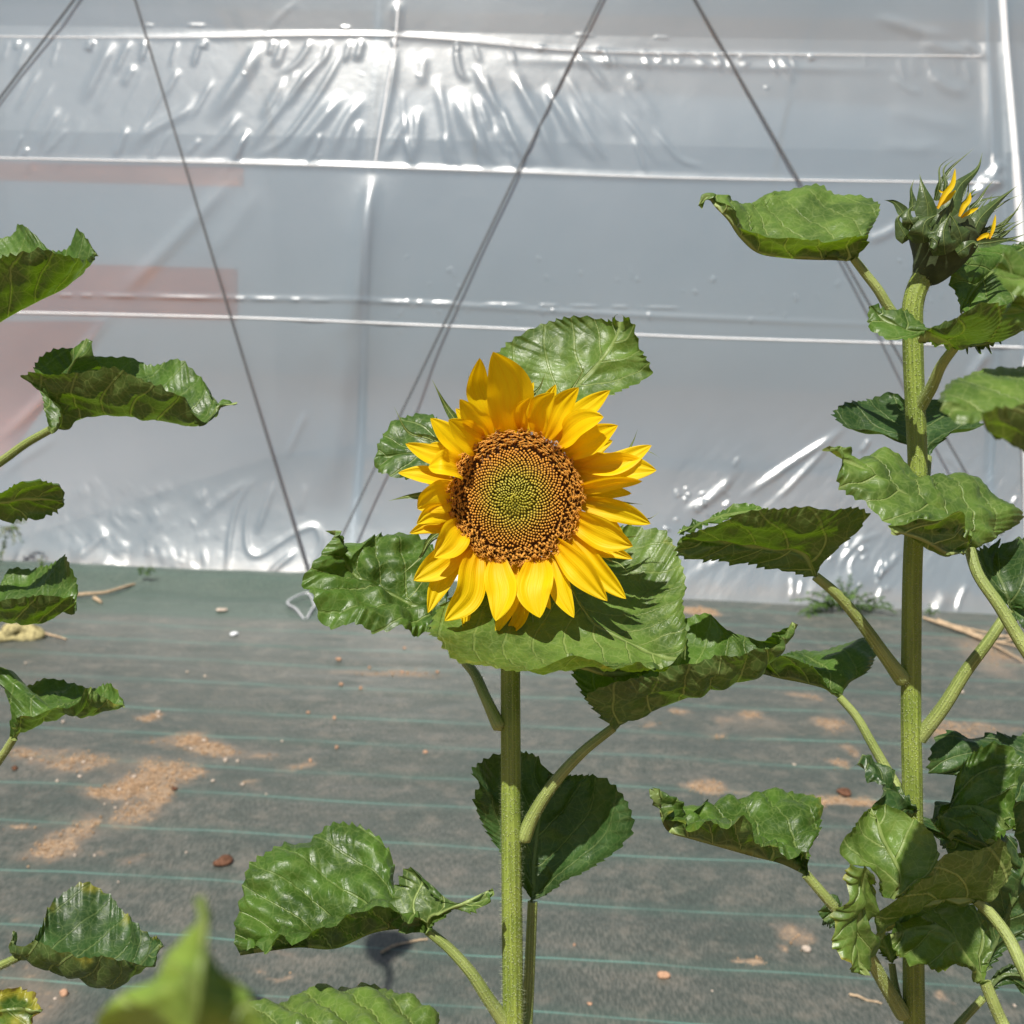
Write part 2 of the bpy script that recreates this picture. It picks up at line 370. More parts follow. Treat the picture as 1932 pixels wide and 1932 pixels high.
Xq = X + .055 * fbm(X * 7 + 3, Y * 7, 4) + .03 * fbm(X * 26, Y * 26 + 8, 2); Yq = Yw + .085 * fbm(X * 6 + 50, Y * 7, 4) + .04 * fbm(X * 24 + 9, Y * 24, 2)
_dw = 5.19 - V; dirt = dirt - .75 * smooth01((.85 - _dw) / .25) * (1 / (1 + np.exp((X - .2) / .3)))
def blob(reg, x, y, rx, ry, amp=.8):
    g = G(reg, x, y); _, _, s = REG[reg]; m = np.linalg.norm(g - CAMP) / F * s
    amp = amp * .88; sl = max(.15, (CAMP[2] / np.linalg.norm(g - CAMP)))
    global dirt
    dirt = dirt + amp * np.exp(-(((Xq - g[0]) / (rx * m)) ** 2 + ((Yq - g[1]) / (ry * m / sl)) ** 2) ** 1.2)
for a in [(950, 500, 90, 45, .8), (1090, 540, 130, 32, .8), (830, 640, 120, 35, .7), (700, 740, 180, 80, .85), (760, 850, 90, 60, .6), (120, 590, 110, 20, .7),
          (430, 610, 160, 32, .75), (960, 690, 50, 30, .7), (560, 740, 130, 25, .5), (750, 520, 90, 18, .5), (250, 1050, 100, 50, .8), (390, 960, 90, 35, .6), (490, 905, 60, 22, .7),
          (90, 970, 60, 20, .7), (740, 370, 70, 18, .8), (1290, 720, 60, 18, .5), (1280, 575, 50, 18, .6), (1490, 630, 50, 20, .5), (90, 1420, 60, 22, .5), (1310, 1680, 50, 18, .7), (1430, 1730, 60, 14, .65),
          (1160, 1690, 30, 18, .5), (150, 1800, 240, 120, .42), (1420, 640, 60, 20, .4), (700, 1090, 80, 25, .4), (510, 1060, 40, 18, .5)]: blob('b3', *a)
for a in [(190, 360, 60, 28, .7), (560, 370, 60, 40, .7), (430, 400, 70, 22, .45), (950, 410, 90, 40, .65), (800, 265, 90, 25, .6), (340, 455, 60, 16, .5), (20, 405, 40, 25, .6), (1040, 545, 50, 22, .65), (1000, 605, 60, 15, .8),
          (310, 720, 80, 32, .75), (260, 745, 90, 16, .6), (470, 770, 260, 14, .45), (980, 800, 220, 32, .75), (1050, 820, 140, 20, .6), (790, 1440, 90, 40, .6), (590, 1600, 70, 18, .8), (470, 1605, 40, 14, .7), (765, 1525, 30, 16, .7),
          (1580, 1780, 40, 12, .6), (1660, 415, 260, 28, .5), (1550, 465, 100, 34, .8), (1750, 110, 80, 60, .4), (700, 460, 300, 60, .25)]: blob('b1', *a)
for a in [(640, 130, 150, 18, .45), (850, 130, 140, 14, .45), (960, 150, 120, 14, .4), (1010, 630, 100, 30, .25), (310, 1395, 60, 16, .5), (680, 210, 20, 12, .5)]: blob('b2', *a)
for a in [(130, 460, 150, 22, .75), (60, 455, 120, 14, .6), (1700, 640, 200, 40, .45), (1850, 720, 120, 40, .45)]: blob('r7', *a)
tag(fast_grid('weed_mat', np.stack([X, Yw, Z], -1), M_MAT, None, stripe=stripe, dirt=dirt), 'dark grey woven weed control mat with teal stripes and soil stains laid before the tunnel', 'ground cover')

def ground_at(reg, x, y):
    g = G(reg, x, y)
    for _ in range(6):
        g = G(reg, x, y, float(gz(np.array(g[0]), np.array(g[1]))))
    return g

# ------------------------------------------------------------------ polytunnel
U0, U1, ZT = -.6, 6.6, 3.35
us = np.arange(U0, U1, .0056); zs = np.arange(-.05, ZT, .0056)
UU, ZZ = np.meshgrid(us, zs)
D = .020 * fbm(UU * .8, ZZ * .5 + 2, 3) + .0030 * fbm(UU * 5, ZZ * 3, 2) + .0003 * fbm(UU * 22, ZZ * 22, 2)
def stroke(reg, pts, wpx, amp=.6, soft=1.0):
    """a crease: a rounded ridge of the film along pts; wpx = ridge half width in view units, amp = height / width"""
    global D
    q = np.array([Wuz(reg, x, y)[:2] for x, y in pts]); q = spline(q, max(8, 8 * len(pts)))
    s = REG[reg][2]; wd = wpx * s * 5.2 / F
    pad = 4.2 * wd
    i0, i1 = np.searchsorted(us, [q[:, 0].min() - pad, q[:, 0].max() + pad]); j0, j1 = np.searchsorted(zs, [q[:, 1].min() - pad, q[:, 1].max() + pad])
    if i1 <= i0 or j1 <= j0: return
    uu, zz = UU[j0:j1, i0:i1], ZZ[j0:j1, i0:i1]
    best = np.full(uu.shape, 1e9); tt = np.zeros(uu.shape); sd = np.zeros(uu.shape)
    n = len(q) - 1
    for k in range(n):
        a, c = q[k], q[k + 1]; e = c - a; L2 = max(e @ e, 1e-12)
        t = np.clip(((uu - a[0]) * e[0] + (zz - a[1]) * e[1]) / L2, 0, 1)
        dx, dz = uu - a[0] - t * e[0], zz - a[1] - t * e[1]; d = np.hypot(dx, dz)
        m = d < best; best[m] = d[m]; tt[m] = (k + t[m]) / n
    taper = np.minimum(smooth01(tt / .34 + .06), smooth01((1 - tt) / .34 + .06))
    win = taper * np.exp(-(best / wd) ** 2 / soft)
    D[j0:j1, i0:i1] += amp * wd * win
S = [('z1', [(435, 140), (370, 270), (308, 400)], 17, 1.0), ('z1', [(500, 140), (465, 210), (430, 290)], 11, .7), ('z1', [(548, 150), (535, 235)], 10, 1.0), ('z1', [(100, 150), (75, 230), (55, 285)], 10, .9),
     ('z1', [(990, 145), (925, 280), (780, 470)], 22, 1.0), ('z1', [(975, 160), (890, 300), (820, 400)], 9, .5), ('z1', [(750, 350), (700, 420), (640, 455), (540, 515), (490, 590)], 17, 1.0),
     ('z1', [(1275, 165), (1150, 300), (1020, 460), (915, 605)], 12, 1.1), ('z1', [(1315, 140), (1260, 260), (1160, 420), (1060, 540), (925, 610)], 11, 1.1), ('z1', [(1300, 350), (1210, 460), (1090, 605)], 20, 1.0),
     ('z1', [(910, 420), (840, 520), (755, 600)], 13, .8), ('z1', [(760, 520), (700, 590)], 9, .7), ('z1', [(260, 480), (170, 590)], 8, .6), ('z1', [(1190, 135), (1120, 240), (1040, 290)], 10, .6),
     ('z1', [(1370, 140), (1345, 240)], 13, .9), ('z1', [(1715, 160), (1740, 280), (1780, 310)], 10, .8), ('z1', [(1790, 240), (1850, 370), (1930, 480)], 14, .8), ('z1', [(1715, 330), (1760, 460), (1865, 640)], 24, 1.0),
     ('z1', [(1495, 150), (1480, 300), (1450, 450), (1418, 620)], 11, 1.2), ('z1', [(1540, 430), (1490, 530), (1440, 615)], 14, .8), ('z1', [(1580, 400), (1570, 520), (1560, 620)], 15, .7), ('z1', [(1640, 280), (1680, 450), (1700, 630)], 16, .6),
     ('z1', [(1380, 360), (1300, 470), (1245, 610)], 16, .7), ('z1', [(1360, 450), (1330, 610)], 14, .7), ('z1', [(1600, 200), (1590, 330)], 14, .4),
     ('z1', [(1500, 0), (1495, 150)], 16, .9), ('z1', [(1420, 620), (1385, 850), (1350, 1150), (1320, 1280)], 24, 1.4), ('F', [(700, 310), (680, 480), (655, 640), (640, 760)], 42, .6), ('F', [(655, 640), (640, 800), (615, 960)], 22, .9),
     ('z1', [(1130, 0), (1040, 80), (990, 145)], 10, .35),
     ('z2', [(-5, 250), (60, 370), (180, 640)], 16, .7), ('z2', [(-60, 430), (0, 520), (75, 640)], 18, .8), ('z2', [(120, 320), (220, 450), (360, 640)], 16, .55), ('z2', [(235, 190), (300, 260), (370, 350)], 12, .7),
     ('z2', [(250, 330), (330, 420), (420, 520)], 14, .4), ('z2', [(550, 190), (568, 240)], 11, .9), ('z2', [(610, 190), (640, 240)], 9, .6), ('z2', [(680, 195), (740, 260)], 9, .6), ('z2', [(755, 200), (800, 255)], 10, .9),
     ('z2', [(850, 205), (895, 255)], 10, .9), ('z2', [(1000, 205), (1035, 255), (1060, 320)], 10, .7), ('z2', [(105, 165), (108, 200)], 9, .9), ('z2', [(320, 180), (330, 200)], 8, .7),
     ('z2', [(1350, 60), (1460, 95), (1560, 125), (1680, 138)], 17, 1.0), ('z2', [(1530, 150), (1650, 190), (1740, 200)], 20, 1.0), ('z2', [(1565, 265), (1640, 330), (1730, 352)], 18, 1.0), ('z2', [(1400, 400), (1520, 440), (1640, 470), (1745, 480)], 22, .4),
     ('z2', [(1420, 280), (1500, 340), (1560, 350)], 11, .6), ('z2', [(1380, 540), (1520, 560), (1640, 540)], 18, .35), ('z2', [(440, 270), (490, 340)], 12, .5), ('z2', [(1690, 150), (1800, 230)], 12, .6),
     ('z2', [(-100, 225), (200, 232), (500, 240), (800, 252), (1100, 258), (1350, 264), (1570, 270)], 13, .55),
     ('z3', [(1212, 1515), (1240, 1250), (1285, 1090), (1385, 965)], 13, 1.2), ('z3', [(1385, 965), (1345, 1090), (1318, 1250), (1335, 1370), (1380, 1392), (1500, 1322), (1620, 1252), (1690, 1240), (1722, 1310), (1690, 1400), (1565, 1525)], 13, 1.15),
     ('z3', [(1655, 600), (1600, 720), (1530, 880)], 17, .7), ('z3', [(1480, 980), (1430, 1120), (1370, 1290)], 16, .7), ('z3', [(1600, 1360), (1500, 1440), (1420, 1515)], 14, .8), ('z3', [(1380, 970), (1150, 1120), (1060, 1250)], 22, .4), ('z3', [(1640, 1000), (1600, 1180)], 18, .35),
     ('z3', [(600, 1250), (420, 1400), (380, 1450)], 22, .5), ('z3', [(680, 1480), (560, 1440), (430, 1480)], 14, .6), ('z3', [(250, 1180), (120, 1350), (60, 1480)], 18, .4), ('z3', [(900, 1100), (760, 1350)], 30, .25),
     ('z3', [(640, 30), (560, 140), (300, 480), (60, 720), (-60, 800)], 26, .9), ('z3', [(330, 740), (120, 880), (0, 980)], 22, .5), ('z1', [(905, 640), (820, 740), (640, 930), (420, 1150)], 22, .9), ('z1', [(990, 700), (880, 860), (760, 1000)], 26, .3),
     ('z5', [(1000, 1365), (850, 1470), (700, 1565), (400, 1780)], 17, .85), ('z5', [(385, 1615), (330, 1690), (230, 1780), (100, 1850)], 20, .9), ('z5', [(950, 1410), (780, 1590), (560, 1820)], 13, .7), ('z5', [(1110, 1440), (1050, 1530)], 12, .8), ('z5', [(400, 1540), (370, 1600)], 10, .6),
     ('z5', [(1300, 280), (1180, 350), (1060, 390)], 22, .45), ('z5', [(1750, 960), (1700, 1030), (1620, 1150)], 22, .5), ('z5', [(1500, 1520), (1620, 1640)], 14, .7),
     ('z6', [(1180, 245), (1060, 290), (980, 360), (930, 465)], 13, 1.0), ('z6', [(1285, 330), (1210, 420), (1125, 490)], 14, 1.0), ('z6', [(685, 470), (690, 540), (682, 615)], 12, .9), ('z6', [(745, 490), (720, 600)], 10, .7),
     ('z6', [(1640, 510), (1590, 600), (1570, 695)], 11, 1.0), ('z6', [(1530, 565), (1490, 620), (1450, 690)], 22, .9), ('z6', [(1060, 330), (1000, 420), (1020, 480)], 9, .9), ('z6', [(1180, 380), (1140, 480)], 9, .8), ('z6', [(560, 250), (120, 490)], 18, .4),
     ('z6', [(1900, 40), (1860, 110)], 9, .9), ('F', [(1770, 960), (1840, 1010), (1932, 1080)], 14, .4), ('F', [(1640, 1080), (1560, 1110), (1500, 1125)], 12, .35),
     ('F', [(1886, -40), (1892, 60), (1906, 200), (1918, 330), (1924, 440)], 13, 1.0), ('F', [(1858, -40), (1862, 80), (1868, 200), (1866, 330)], 11, .5), ('F', [(1930, 440), (1928, 700), (1934, 900)], 14, .7), ('F', [(1840, 350), (1868, 335), (1890, 300)], 8, 1.0), ('F', [(1825, 370), (1870, 350), (1900, 330)], 9, .9),
     ('F', [(0, 67), (300, 71), (755, 69), (1080, 96), (1500, 103), (1830, 107)], 4.5, .8), ('F', [(-40, 297), (350, 306), (700, 316), (960, 325), (1250, 335), (1860, 345)], 5.5, .9)]
def sunfac(reg, pts):
    """height of the crease whose flank mirrors the sun to a viewer standing on the mat"""
    a, c = Wuz(reg, *pts[0]), Wuz(reg, *pts[-1]); p = (a[2] + c[2]) / 2
    h = unit(unit(CAMP - p) + np.array(to_sun)); hn = h @ WN
    q = np.array([h @ WE / hn, h[2] / hn + float(dbase(p[2] + .01) - dbase(p[2] - .01)) / .02])
    d = np.array([c[0] - a[0], c[1] - a[1]]); d = d / max(1e-6, np.linalg.norm(d))
    return float(np.clip(abs(q[0] * d[1] - q[1] * d[0]) * 1.25 / .858, .32, 1.5))
for a in S:
    sf = sunfac(a[0], a[1])
    stroke(a[0], a[1], a[2] * (1.45 if a[0] in ('z1', 'z2') else 1.3), sf * (1.7 if a[3] > 1.3 else 1 if a[3] >= .7 else a[3] / .75))
hx = uu0 = Wuz('F', 740, 190)[0]
zb0, zb1 = Wuz('F', 740, 310)[1], Wuz('F', 740, 72)[1]
band = smooth01((ZZ - zb0) / .06) * smooth01((zb1 - ZZ) / .06); side = np.tanh((UU - hx) / .25)
fan = UU - hx + side * (zb1 - ZZ) * np.clip(np.abs(UU - hx) / .9, 0, .55) * -1
near = np.exp(-((UU - hx - .3) / 1.3) ** 2)
D = D + band * (.0062 * near + .0012) * fbm(fan * 7 + 2, ZZ * .5 + 7, 2)
lowr = smooth01((UU - Wuz('F', 1200, 900)[0]) / .5) * np.exp(-((ZZ - .45) / .40) ** 2)
D = D + lowr * .010 * fbm((UU - ZZ * .8) * 9, (UU + ZZ) * 3.2, 4)
D = D + np.exp(-((ZZ - .25) / .35) ** 2) * .0022 * fbm(UU * 4 + ZZ * 4, ZZ * 5, 2)
rs = random.Random(5)
for k in range(40):                                        # small puckers below the upper seam
    x = rs.uniform(10, 1820); y0 = 72 + max(0, x - 755) * .034; l = rs.uniform(12, 60); sl = -.5 if x < 720 else .5
    stroke('F', [(x, y0 + 2), (x + sl * l * .6, y0 + l)], rs.uniform(4, 8), rs.uniform(.1, .4))
for k in range(12):                                        # and above the middle seam
    x = rs.uniform(10, 1250); y0 = 299 + x * .027; l = rs.uniform(12, 80); sl = .55 if x < 690 else -.5
    stroke('F', [(x, y0 - 2), (x + sl * l * .7, y0 - l)], rs.uniform(4, 8), rs.uniform(.2, .55))
for k in range(24):                                        # diagonal tension folds fanning from the hoop
    x = rs.uniform(760, 1250); y0 = rs.uniform(110, 250); l = rs.uniform(60, 170); a = (x - 740) / 520
    stroke('F', [(x, y0), (x + a * l * .45, y0 + l * .5), (x + a * l * .8 + 6, min(y0 + l, 316))], rs.uniform(5, 10), rs.uniform(.12, .4))
for k in range(18):
    x = rs.uniform(20, 640); y0 = rs.uniform(110, 250); l = rs.uniform(40, 120)
    stroke('F', [(x, y0), (x - l * .55, y0 + l)], rs.uniform(5, 11), rs.uniform(.1, .32))
for k in range(16):                                        # row of dimples
    x = 20 + k * 110 + rs.uniform(-8, 8); stroke('F', [(x, 138 + max(0, x - 755) * .034), (x - 5, 146 + max(0, x - 755) * .034)], 5, max(0, rs.uniform(-.2, .3)))
for k in range(20):                                        # sparkling crumples low on the right
    x = rs.uniform(1255, 1420); y = rs.uniform(925, 1000); stroke('F', [(x, y), (x + rs.uniform(-14, 18), y + rs.uniform(-12, 8))], rs.uniform(3, 6), rs.uniform(.4, 1))
for k in range(12):
    x = rs.uniform(1560, 1700); y = rs.uniform(1010, 1110); stroke('F', [(x, y), (x - rs.uniform(4, 18), y + rs.uniform(6, 30))], rs.uniform(3, 6), rs.uniform(.4, .9))
for k in range(70):                                        # faint crumples low on the left
    x = rs.uniform(60, 430); y = rs.uniform(900, 1070); stroke('F', [(x, y), (x - rs.uniform(8, 40), y + rs.uniform(4, 30))], rs.uniform(8, 14), rs.uniform(.02, .07))
for k in range(60):
    x = rs.uniform(700, 1850); y = rs.uniform(480, 620) ; stroke('F', [(x, y), (x + rs.uniform(-10, 10), y + rs.uniform(4, 22))], rs.uniform(3, 5), rs.uniform(.05, .35))
for x0, x1 in [(110, 140), (150, 178), (190, 265), (275, 420), (440, 465), (470, 530), (545, 570), (580, 632), (712, 770), (785, 800), (812, 860), (905, 1000), (1010, 1060), (1068, 1135), (1150, 1190), (1210, 1290)]:
    stroke('F', [(x0, 557 + (x0 - 110) * .021), (x1, 557 + (x1 - 110) * .021)], 3.0, .55)
stroke('F', [(-60, 553), (400, 562), (700, 568), (1100, 590), (1400, 603), (1900, 622)], 6, .35)
for x0, x1 in [(270, 292), (350, 392), (640, 665), (1080, 1125), (1230, 1265)]:
    stroke('F', [(x0, 48 + max(0, x0 - 500) * .03), (x1, 49 + max(0, x1 - 500) * .03)], 3.4, .4)
tun_base = WA + WE * 2.6; tun_base[2] = 0
TUN = thing('polytunnel', 'polytunnel clad in shiny pale grey wrinkled plastic film over hoops', 'polytunnel', tun_base)
fast_grid('film_side', (WA[None, None] * np.array([1, 1, 0]) + UU[..., None] * WE + ZZ[..., None] * np.array([0, 0, 1.0]) + (D + dbase(ZZ))[..., None] * WN), M_FILM, TUN)
# arched roof and far side
ar = MB(); aa = np.linspace(0, np.pi, 25); WID = 7.0
uu = np.linspace(U0, U1, 12)
A = np.array([[WA * [1, 1, 0] + WE * u - WN * (WID / 2 - WID / 2 * math.cos(a)) + WN * dbase(ZT) * math.cos(a) + np.array([0, 0, ZT + 1.5 * math.sin(a)]) for u in uu] for a in aa])
A2 = np.array([[WA * [1, 1, 0] + WE * u - WN * WID + np.array([0, 0, z]) for u in uu] for z in np.linspace(ZT, -.15, 6)])
lap = np.array([[WA * [1, 1, 0] + WE * u + WN * (dbase(ZT - .15) - .05) + np.array([0, 0, ZT - .15]) for u in uu]])
ar.grid(np.concatenate([lap, A, A2[1:]])); ar.build('film_roof', M_FILM, TUN)
for u in (U0, U1):
    e = MB(); ring = [WA * [1, 1, 0] + WE * u - WN * (WID / 2 - WID / 2 * math.cos(a)) + np.array([0, 0, ZT + 1.5 * math.sin(a)]) for a in aa]
    base = [WA * [1, 1, 0] + WE * u - WN * (WID / 2 - WID / 2 * math.cos(a)) - np.array([0, 0, .15]) for a in aa]
    e.grid(np.array([base, ring]))
    ue = u + (.03 if u == U0 else -.03)
    e.grid(np.array([[WA * [1, 1, 0] + WE * ue + WN * o + np.array([0, 0, z]) for o in (float(dbase(z)) - .005, -.9)] for z in np.linspace(-.15, ZT + .3, 24)])); e.build('film_end', M_FILM, TUN)
uh = [Wuz('F', 690, 400)[0], Wuz('F', 1905, 300)[0], U0 + .15]
for k, u in enumerate(uh):
    t = MB(); pts = [WA * [1, 1, 0] + WE * u + WN * (dbase(z) - .06) + np.array([0, 0, z]) for z in np.linspace(0, ZT, 10)] + [WA * [1, 1, 0] + WE * u - WN * (WID / 2 - (WID / 2 - .06 + dbase(ZT)) * math.cos(a)) + np.array([0, 0, ZT + 1.45 * math.sin(a)]) for a in aa[1:]]
    t.tube(np.array(pts), .03, 10); t.build('hoop', M_HOOP, TUN)
def on_film(u, z):
    i = np.clip(np.searchsorted(us, u), 0, len(us) - 1); j = np.clip(np.searchsorted(zs, z), 0, len(zs) - 1)
    return D[j, i]
def seam(pts, r, off=.0):
    q = np.array([Wuz('F', x, y)[:2] for x, y in pts]); q = spline(q, 160)
    p = np.array([WA * [1, 1, 0] + WE * u + np.array([0, 0, z]) + WN * (on_film(u, z) + dbase(z) + off) for u, z in q])
    k = np.ones(9) / 9; pp = p.copy()
    for c in range(3): pp[4:-4, c] = np.convolve(p[:, c], k, 'valid')
    dn = (p - pp) @ WN; pp = pp + np.maximum(dn, 0)[:, None] * WN
    t = MB(); t.tube(pp, r, 8); return t.build('seam', M_WHITE, TUN)
seam([(-120, 587), (150, 592), (500, 601), (640, 607), (1000, 622), (1300, 636), (1700, 648), (2050, 660)], .0058, -.001)
seam([(-120, 296), (350, 306), (700, 316), (960, 325), (1250, 335), (1880, 346)], .0048, -.0015)
seam([(-120, 66), (300, 71), (755, 69), (1080, 96), (1500, 103), (1850, 107)], .0036, -.001)
seam([(757, -40), (752, 20), (746, 85), (733, 160), (722, 230), (708, 312)], .0055, .001)  # white tube added as the bright highlight along the hoop crease
cs = MB(); q = np.array([Wuz('F', x, y, .012)[2] for x, y in [(1888, -60), (1894, 60), (1906, 200), (1917, 330), (1925, 450), (1932, 700), (1940, 1000), (1944, 1160)]]); cs.tube(spline(q, 60), .021, 14)
q = np.array([Wuz('F', x, y, .004)[2] for x, y in [(1858, -60), (1863, 80), (1868, 200), (1872, 330)]]); cs.tube(spline(q, 40), .009, 10)
cs.build('bright_fold_tubes', M_WHITE, TUN)  # white tubes added in place of the bright white vertical film folds
# pink boards added close behind the film to give it a pink tint
def board(reg, x0, y0, x1, y1, off, label):
    a, c = Wuz(reg, x0, y0, off), Wuz(reg, x1, y1, off); m = MB()
    lo, hi = min(a[1], c[1]), max(a[1], c[1]); Q = []; off = off + float(dbase((lo + hi) / 2)) - .03 * max(0, hi - 1.5)
    for dz, du in ((lo, a[0]), (lo, c[0]), (hi, c[0]), (hi, a[0])):
        for o in (off, off - .03): Q.append(WA * [1, 1, 0] + WE * du + np.array([0, 0, dz]) + WN * o)
    m.add(Q, [(0, 2, 4, 6), (1, 7, 5, 3), (0, 1, 3, 2), (2, 3, 5, 4), (4, 5, 7, 6), (6, 7, 1, 0)])
    return tag(m.build('board', M_PINK, None, Q[0], smooth=False), label, 'board')
board('F', -140, 302, 455, 350, -.05, 'narrow pink board added behind the film to tint it under the middle seam')
board('F', -140, 490, 445, 606, -.05, 'wide pink board added behind the film to tint it behind the left leaves')
m = MB(); Q = []
for x, y in [(-140, 606), (-140, 960), (-30, 930), (200, 606)]:
    for o in (-.05, -.08): Q.append(Wuz('F', x, y, o)[2])
m.add(Q, [(0, 2, 4, 6), (1, 7, 5, 3), (0, 1, 3, 2), (2, 3, 5, 4), (4, 5, 7, 6), (6, 7, 1, 0)])
tag(m.build('board', M_PINK, None, Q[0], smooth=False), 'large slant edged pink board added to tint the film low at the left edge', 'board')

# ropes zigzagging over the film down to ground pegs
def rope(a, c, offs, label):
    n = len(offs); pts = []
    for k, o in enumerate(offs):
        t = k / (n - 1); x, y = a[0] + (c[0] - a[0]) * t, a[1] + (c[1] - a[1]) * t
        pts.append(Wuz('F', x, y, o)[2])
    p = spline(np.array(pts), 420); m = MB(); m.tube(p, .0060, 8)
    tag(m.build('rope', M_ROPE, None, pts[-1]), label, 'rope', 'ropes strapping the film down')
rope((232, -75), (588, 1105), [.012, .015, .02, .03, .05, .10, .17], 'dark rope running from the top edge down to the wire peg')
rope((1178, -95), (600, 1105), [.02, .02, .03, .035, .06, .11, .17], 'dark rope slanting down left behind the open sunflower')
rope((1255, -100), (1890, 1010), [.008, .012, .018, .03, .06, .10, .16], 'dark rope slanting down right behind the budding sunflower')
rope((215, -100), (-330, 620), [.01, .015, .02, .04, .06], 'short dark rope crossing the top left corner')
pg = MB(); q = lambda x, y, z: ground_at('b6', x, y) + np.array([0, 0, z])
pg.tube(spline([q(1800, 455, .0), q(1752, 398, .0) + [0, 0, .03], q(1640, 440, .0) + [0, 0, .02], q(1690, 480, .02), q(1735, 515, .0)], 40), .0058, 8)
pg.tube(spline([q(1800, 450, .015), q(1780, 470, .01), q(1750, 512, 0)], 20), .0055, 8)
tag(pg.build('ground_peg', M_BENTROD, None, q(1740, 500, 0)), 'bent pale wire peg on the mat where two ropes meet', 'peg')

# ------------------------------------------------------------------ leaves, stems, petals
def leaf_patch(mb, reg, d, mid, A, B, face='top', pil=.05, rip=.0, bul=1.0, age=.0, teeth=1.0, seed=0, aedge=.0):
    def to3(L): return [np.array(q, float) for q in L] if reg is None else [P(reg, x, y, d + (r[0] if r else 0) * .01) for x, y, *r in L]
    M3, A3, B3 = to3(mid), to3(A), to3(B)
    def alen(p): return np.linalg.norm(np.diff(np.array(p), axis=0), axis=1).sum()
    Lm = max(alen(A3), alen(B3)); n = int(np.clip(Lm / .0011, 60, 230)); m = 15
    Mc, Ac, Bc = spline(M3, n), spline(A3, n), spline(B3, n); Llen = alen(Mc)
    tt = np.linspace(0, 1, n); rg = np.random.default_rng(seed + 11)
    cols = np.linspace(-1, 1, 2 * m + 1)
    V = np.zeros((n, 2 * m + 1, 3)); dm = np.zeros(V.shape[:2]); vp = np.zeros(V.shape[:2]); ag = np.zeros(V.shape[:2]); TL = np.repeat(tt[:, None] * Llen, 2 * m + 1, 1)
    dM = np.gradient(Mc, axis=0)
    for side, E, js in ((-1, Ac, range(0, m + 1)), (1, Bc, range(m, 2 * m + 1))):
        sl = alen(E); out = unit(E - Mc); nt_ = max(4, sl / .0085)
        ph = tt * nt_ + .35 * np.sin(tt * 23 + seed); saw = (ph % 1.0)
        tooth = np.where(saw < .74, (saw / .74) ** 1.3, (1 - saw) / .26)
        env = smooth01(np.minimum(tt / .08, (1 - tt) / .05))
        E = E + out * ((tooth - .25) * .0048 * teeth * env * (.7 + .6 * vnoise(tt * 40, tt * 0 + seed + side)))[:, None]
        hw = np.linalg.norm(E - Mc, axis=1)
        nn = unit(np.cross(dM, E - Mc)) * side
        k = np.ones(9) / 9
        ne = np.vstack([np.repeat(nn[:1], 4, 0), nn, np.repeat(nn[-1:], 4, 0)]); nn = unit(np.stack([np.convolve(ne[:, c], k, 'valid') for c in range(3)], 1))
        for j in js:
            s = abs(cols[j]); a = s * hw
            phase = (tt * Llen - .75 * a) / .021 + .13 * (side + 1) + .30 * vnoise(tt * Llen * 45 + seed, np.full(n, side * s * 2.2 + seed))
            fr = np.abs((phase % 1) - .5) * 2             # 0 on the vein line, 1 between (vein at .5)
            puff = np.sqrt(np.clip(fr, 0, 1)) * smooth01(s / .12) * smooth01((1.02 - s) / .2)
            bl = .0032 * bul * puff * (.6 + .9 * (vnoise(tt * Llen * 60 + 9 + seed, a * 60 + side * 7) + .5))
            bl = bl + .0016 * bul * vnoise(tt * Llen * 170 + seed * 5, a * 170 + side * 13) * smooth01(s / .1)
            bl = bl + .0052 * bul * vnoise(tt * Llen * 75 + seed * 3, a * 75 + side * 31) * smooth01(s / .1)
            rp = rip * .006 * s * s * np.sin(tt * Llen * 300 + seed + 2 * side) + rip * .010 * s ** 3 * vnoise(tt * Llen * 50 + seed, tt * 0 + side * 3.3) * 2
            rp = rp + .0035 * s ** 3 * vnoise(tt * Llen * 90 + seed, tt * 0 + side * 5.3) * 2
            groove = -.0012 * np.exp(-(a / .0022) ** 2)
            bulge = pil * hw * 4 * s * (1 - s)
            V[:, j] = Mc * (1 - s) + E * s + nn * (bl + rp + bulge + groove)[:, None] * 1.0
            dm[:, j] = a * side; vp[:, j] = phase; ag[:, j] = age + aedge * s ** 3
    Nf = np.cross(V[1:, :-1] - V[:-1, :-1], V[:-1, 1:] - V[:-1, :-1]); half = Nf[:, :m].reshape(-1, 3).sum(0)
    cen = V[:, :m].reshape(-1, 3).mean(0); sgn = np.dot(half, CAMP - cen)        # which way the first half faces
    want = sgn > 0 if face == 'top' else sgn < 0
    # grid() winds (i,j),(i,j+1),(i+1,j+1): its normal is the opposite of Nf
    if want: V, dm, vp, ag, TL = V[:, ::-1], dm[:, ::-1], vp[:, ::-1], ag[:, ::-1], TL[:, ::-1]
    mb.grid(V, dm=dm, vp=vp, age=ag, tl=TL)
LEAFN = [0]
def leaf(plant, reg, d, patches, petiole=None, mat=None, label=None, **kw):
    LEAFN[0] += 1; mb = MB()
    for i, pt in enumerate(patches):
        k = dict(seed=LEAFN[0] * 3 + i, **kw); k.update(pt); leaf_patch(mb, reg, d, **k)
    o = mb.build('leaf', mat or M_LEAF, plant)
    if label: o['label'] = label
    if petiole:
        pts, r0, r1 = petiole
        p = spline([P(q[0], q[1], q[2], q[3]) for q in pts], 40); pm = MB(); tq = np.linspace(0, 1, 40); rq_ = np.linspace(r0, r1, 40) * (1 + .12 * smooth01((tq - .75) / .25)) * np.sqrt(np.clip(1 - np.clip((tq - .965) / .035, 0, 1) ** 2, .02, 1)); pm.tube(p, rq_, 12)
        hairs(pm, p, np.linspace(r0, r1, 40), int(np.linalg.norm(p[0] - p[-1]) * 4500), .0011)
        pm.build('petiole', [M_PETIOLE, M_HAIR], o)
    return o
